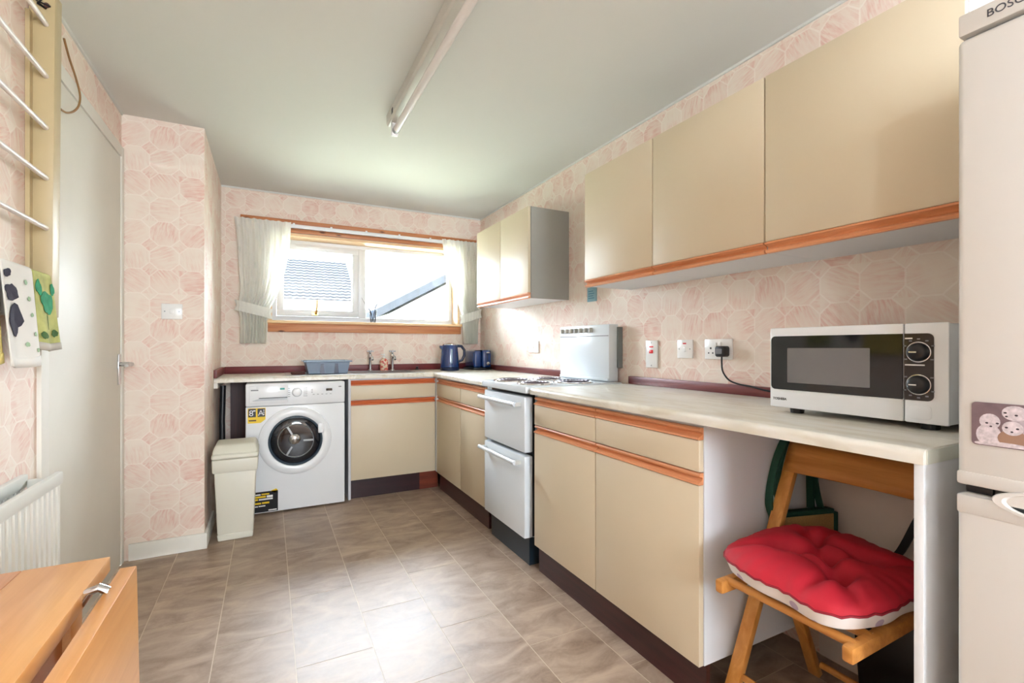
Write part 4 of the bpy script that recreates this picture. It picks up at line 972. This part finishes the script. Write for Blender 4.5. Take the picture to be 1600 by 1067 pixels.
# jute bag hung on the chair back
t = thing('jute_bag', 'jute shopping bag with dark green straps hanging on the chair back', 'bag', (1.66, .95, .35))
def bagq(x0, x1, z0, z1, o0, o1):      # leaning slab: front line y = .966 at x 1.45 to .908 at x 1.675
    f = lambda x: .966 - (x - 1.45) * .26
    return MB().add([Vector(p) for p in ((x0, f(x0) + o0, z0), (x1, f(x1) + o0, z0), (x1, f(x1) + o1, z0), (x0, f(x0) + o1, z0), (x0, f(x0) + o0, z1), (x1, f(x1) + o0, z1), (x1, f(x1) + o1, z1), (x0, f(x0) + o1, z1))],
         [(3, 2, 1, 0), (4, 5, 6, 7), (0, 1, 5, 4), (1, 2, 6, 5), (2, 3, 7, 6), (3, 0, 4, 7)])
bagq(1.462, 1.663, .36, .535, 0, .024).build('bag_panel', M_JUTE, t, bevel=.003)
bagq(1.446, 1.4615, .36, .54, -.003, .028).build('bag_edge', M_GREEN, t, bevel=.003)
bagq(1.6635, 1.676, .36, .54, -.003, .028).build('bag_edge', M_GREEN, t, bevel=.003)
bagq(1.462, 1.663, .535, .552, -.002, .027).build('bag_opening', M_GREEN, t, bevel=.004)
def strap(P, wd, ax=(0, 1, 0)):
    P = smooth_pts([Vector(p) for p in P], 6); ax = Vector(ax) * wd / 2
    m = MB(); vs = []
    for p in P: vs += [p - ax, p + ax]
    m.add(vs, [(2 * i, 2 * i + 1, 2 * i + 3, 2 * i + 2) for i in range(len(P) - 1)])
    return m
strap([(1.445, .975, .53), (1.432, .982, .58), (1.446, .982, .66), (1.478, .980, .74), (1.518, .972, .805), (1.546, .962, .828), (1.572, .952, .805), (1.590, .948, .72), (1.598, .950, .62), (1.600, .950, .55)], .024).build('strap', M_GREEN, t, fix=False, solid=.006)
strap([(1.50, .98, .55), (1.470, .983, .62), (1.492, .982, .72), (1.528, .975, .80), (1.549, .955, .836), (1.575, .94, .79), (1.592, .938, .70), (1.612, .94, .62), (1.63, .935, .55)], .020).build('strap', M_GREEN, t, fix=False, solid=.006)
# black bag on the floor
c = Vector((1.665, .70, 0))
t = thing('black_bag', 'black fabric bag standing on the floor behind the chair legs', 'bag', c)
m_ = MB().add([Vector(p) for p in ((1.625, .56, .003), (1.70, .56, .003), (1.70, .82, .003), (1.625, .82, .003), (1.62, .55, .31), (1.715, .55, .31), (1.715, .84, .28), (1.62, .84, .28))],
         [(3, 2, 1, 0), (4, 5, 6, 7), (0, 1, 5, 4), (1, 2, 6, 5), (2, 3, 7, 6), (3, 0, 4, 7)]); m_.build('bag_body', M_BLACK, t, bevel=.012)
strap([(1.66, .80, .28), (1.685, .78, .40), (1.70, .74, .47), (1.712, .70, .58), (1.712, .66, .66), (1.71, .62, .55), (1.69, .60, .42), (1.66, .60, .30)], .022).build('strap', M_BLACK, t, fix=False, solid=.005)

# ------------------------------------------------------------------ fridge freezer
fx, fy0, fy1, fzt = 1.115, -.195, .40, 1.688
t = thing('fridge_freezer', 'tall white fridge freezer next to the worktop end', 'fridge', ((fx + XR) / 2, .1, 0))
B(fx + .062, XR - .02, fy0 + .003, fy1 - .003, .03, fzt - .006).build('body', M_FRIDGE, t, bevel=.004)
ud = B(fx, fx + .058, fy0, fy1, .838, 1.640).build('fridge_door', M_FRIDGE, t, bevel=.010, seg=3)
ld = B(fx - .001, fx + .058, fy0, fy1, .07, .822).build('freezer_door', M_FRIDGE, t, bevel=.010, seg=3)
tp = B(fx + .004, fx + .062, fy0, fy1, 1.648, fzt).build('top_fascia', M_FRIDGE, t, bevel=.004)
B(fx + .02, fx + .06, fy0 + .01, fy1 - .006, .07, 1.65).build('door_seal', mat('grey_seal', rgb(120, 118, 116), .6), t)
B(fx + .012, fx + .05, fy1 - .045, fy1 - .008, .823, .837).build('hinge', M_BLACK, t, bevel=.003)
B(fx - .003, fx + .02, fy0 + .0, fy1 - .0, .838, .862).build('door_lip', M_FRIDGE, ud, bevel=.004)
B(fx - .003, fx + .02, fy0 + .0, fy1 - .0, .786, .820).build('door_lip', M_FRIDGE, ld, bevel=.004)
gy1 = atx(1543, 770, fx - .003).y
MB().lathe([(.5, 0), (.49, -.004), (.44, -.004), (.40, .004), (.001, .004)], (fx - .003, gy1 - .12, .823), 'x', 40, sx=.23, sy=.055).build('handle_recess', M_FRIDGE, ld, smooth=True)
lp = atx(1541, 19, fx + .004)
text('maker_name', 'BOSCH', .019, mat('logo_grey', rgb(70, 70, 76), .4), tp, (fx + .0035, lp.y, 1.662), (0, -1, 0), (0, 0, 1))
B(fx + .06, XR - .02, fy0 + .05, fy1 - .05, 0, .032).build('base', M_BLACK, t)
# photo magnet
ma, mb_ = atx(1519, 627, fx - .001), atx(1521, 693, fx - .001)
mz1_, mz0_, my1_ = ma.z, mb_.z, ma.y
mg = thing('photo_magnet', 'photo magnet of three pale meerkats on the fridge door', 'magnet', (fx, my1_ - .05, mz0_))
MGX = fx - .0035
MB().prism(rrect(my1_ - .10, my1_, mz0_, mz1_, .006), 'x', MGX, fx - .0002).build('magnet_card', mat('photo_brown', rgb(112, 92, 96), .35, var=.25, vscale=40), mg)
H_ = mz1_ - mz0_
def blob(name, fy, fz, ry, rz, m, lay):
    c = (my1_ - fy * H_, mz0_ + fz * H_)
    pts = [(c[0] + ry * H_ * math.cos(k * PI / 10), c[1] + rz * H_ * math.sin(k * PI / 10)) for k in range(20)]
    pts = [(max(my1_ - .099, min(my1_ - .001, a)), max(mz0_ + .0015, b)) for a, b in pts]
    MB().prism(pts, 'x', MGX - .0001 * lay, MGX).build(name, m, mg)
m_f = mat('fur_pale', rgb(200, 188, 190), .4, var=.3, vscale=160); m_g = mat('fur_grey', rgb(176, 160, 164), .4, var=.2, vscale=120); m_e = mat('eye_dark', rgb(44, 34, 40), .4)
blob('animal_body', .95, .36, .42, .34, m_g, 1); blob('animal_body', .30, .26, .22, .25, m_f, 1); blob('animal_body', .70, .22, .25, .2, mat('fur_brown', rgb(150, 116, 96), .4), 2)
blob('ground_print', .55, .05, .5, .07, m_f, 3)
blob('animal_head', .74, .80, .22, .17, m_f, 3); blob('animal_head', .32, .57, .18, .18, m_f, 4); blob('animal_head', .70, .46, .175, .16, m_f, 5)
for a, b in ((.27, .53), (.45, .54), (.60, .47), (.78, .46), (.58, .80), (.76, .76)): blob('eye', a, b, .028, .02, m_e, 6)
for a, b in ((.34, .46), (.69, .38), (.60, .72)): blob('nose', a, b, .025, .018, m_e, 6)
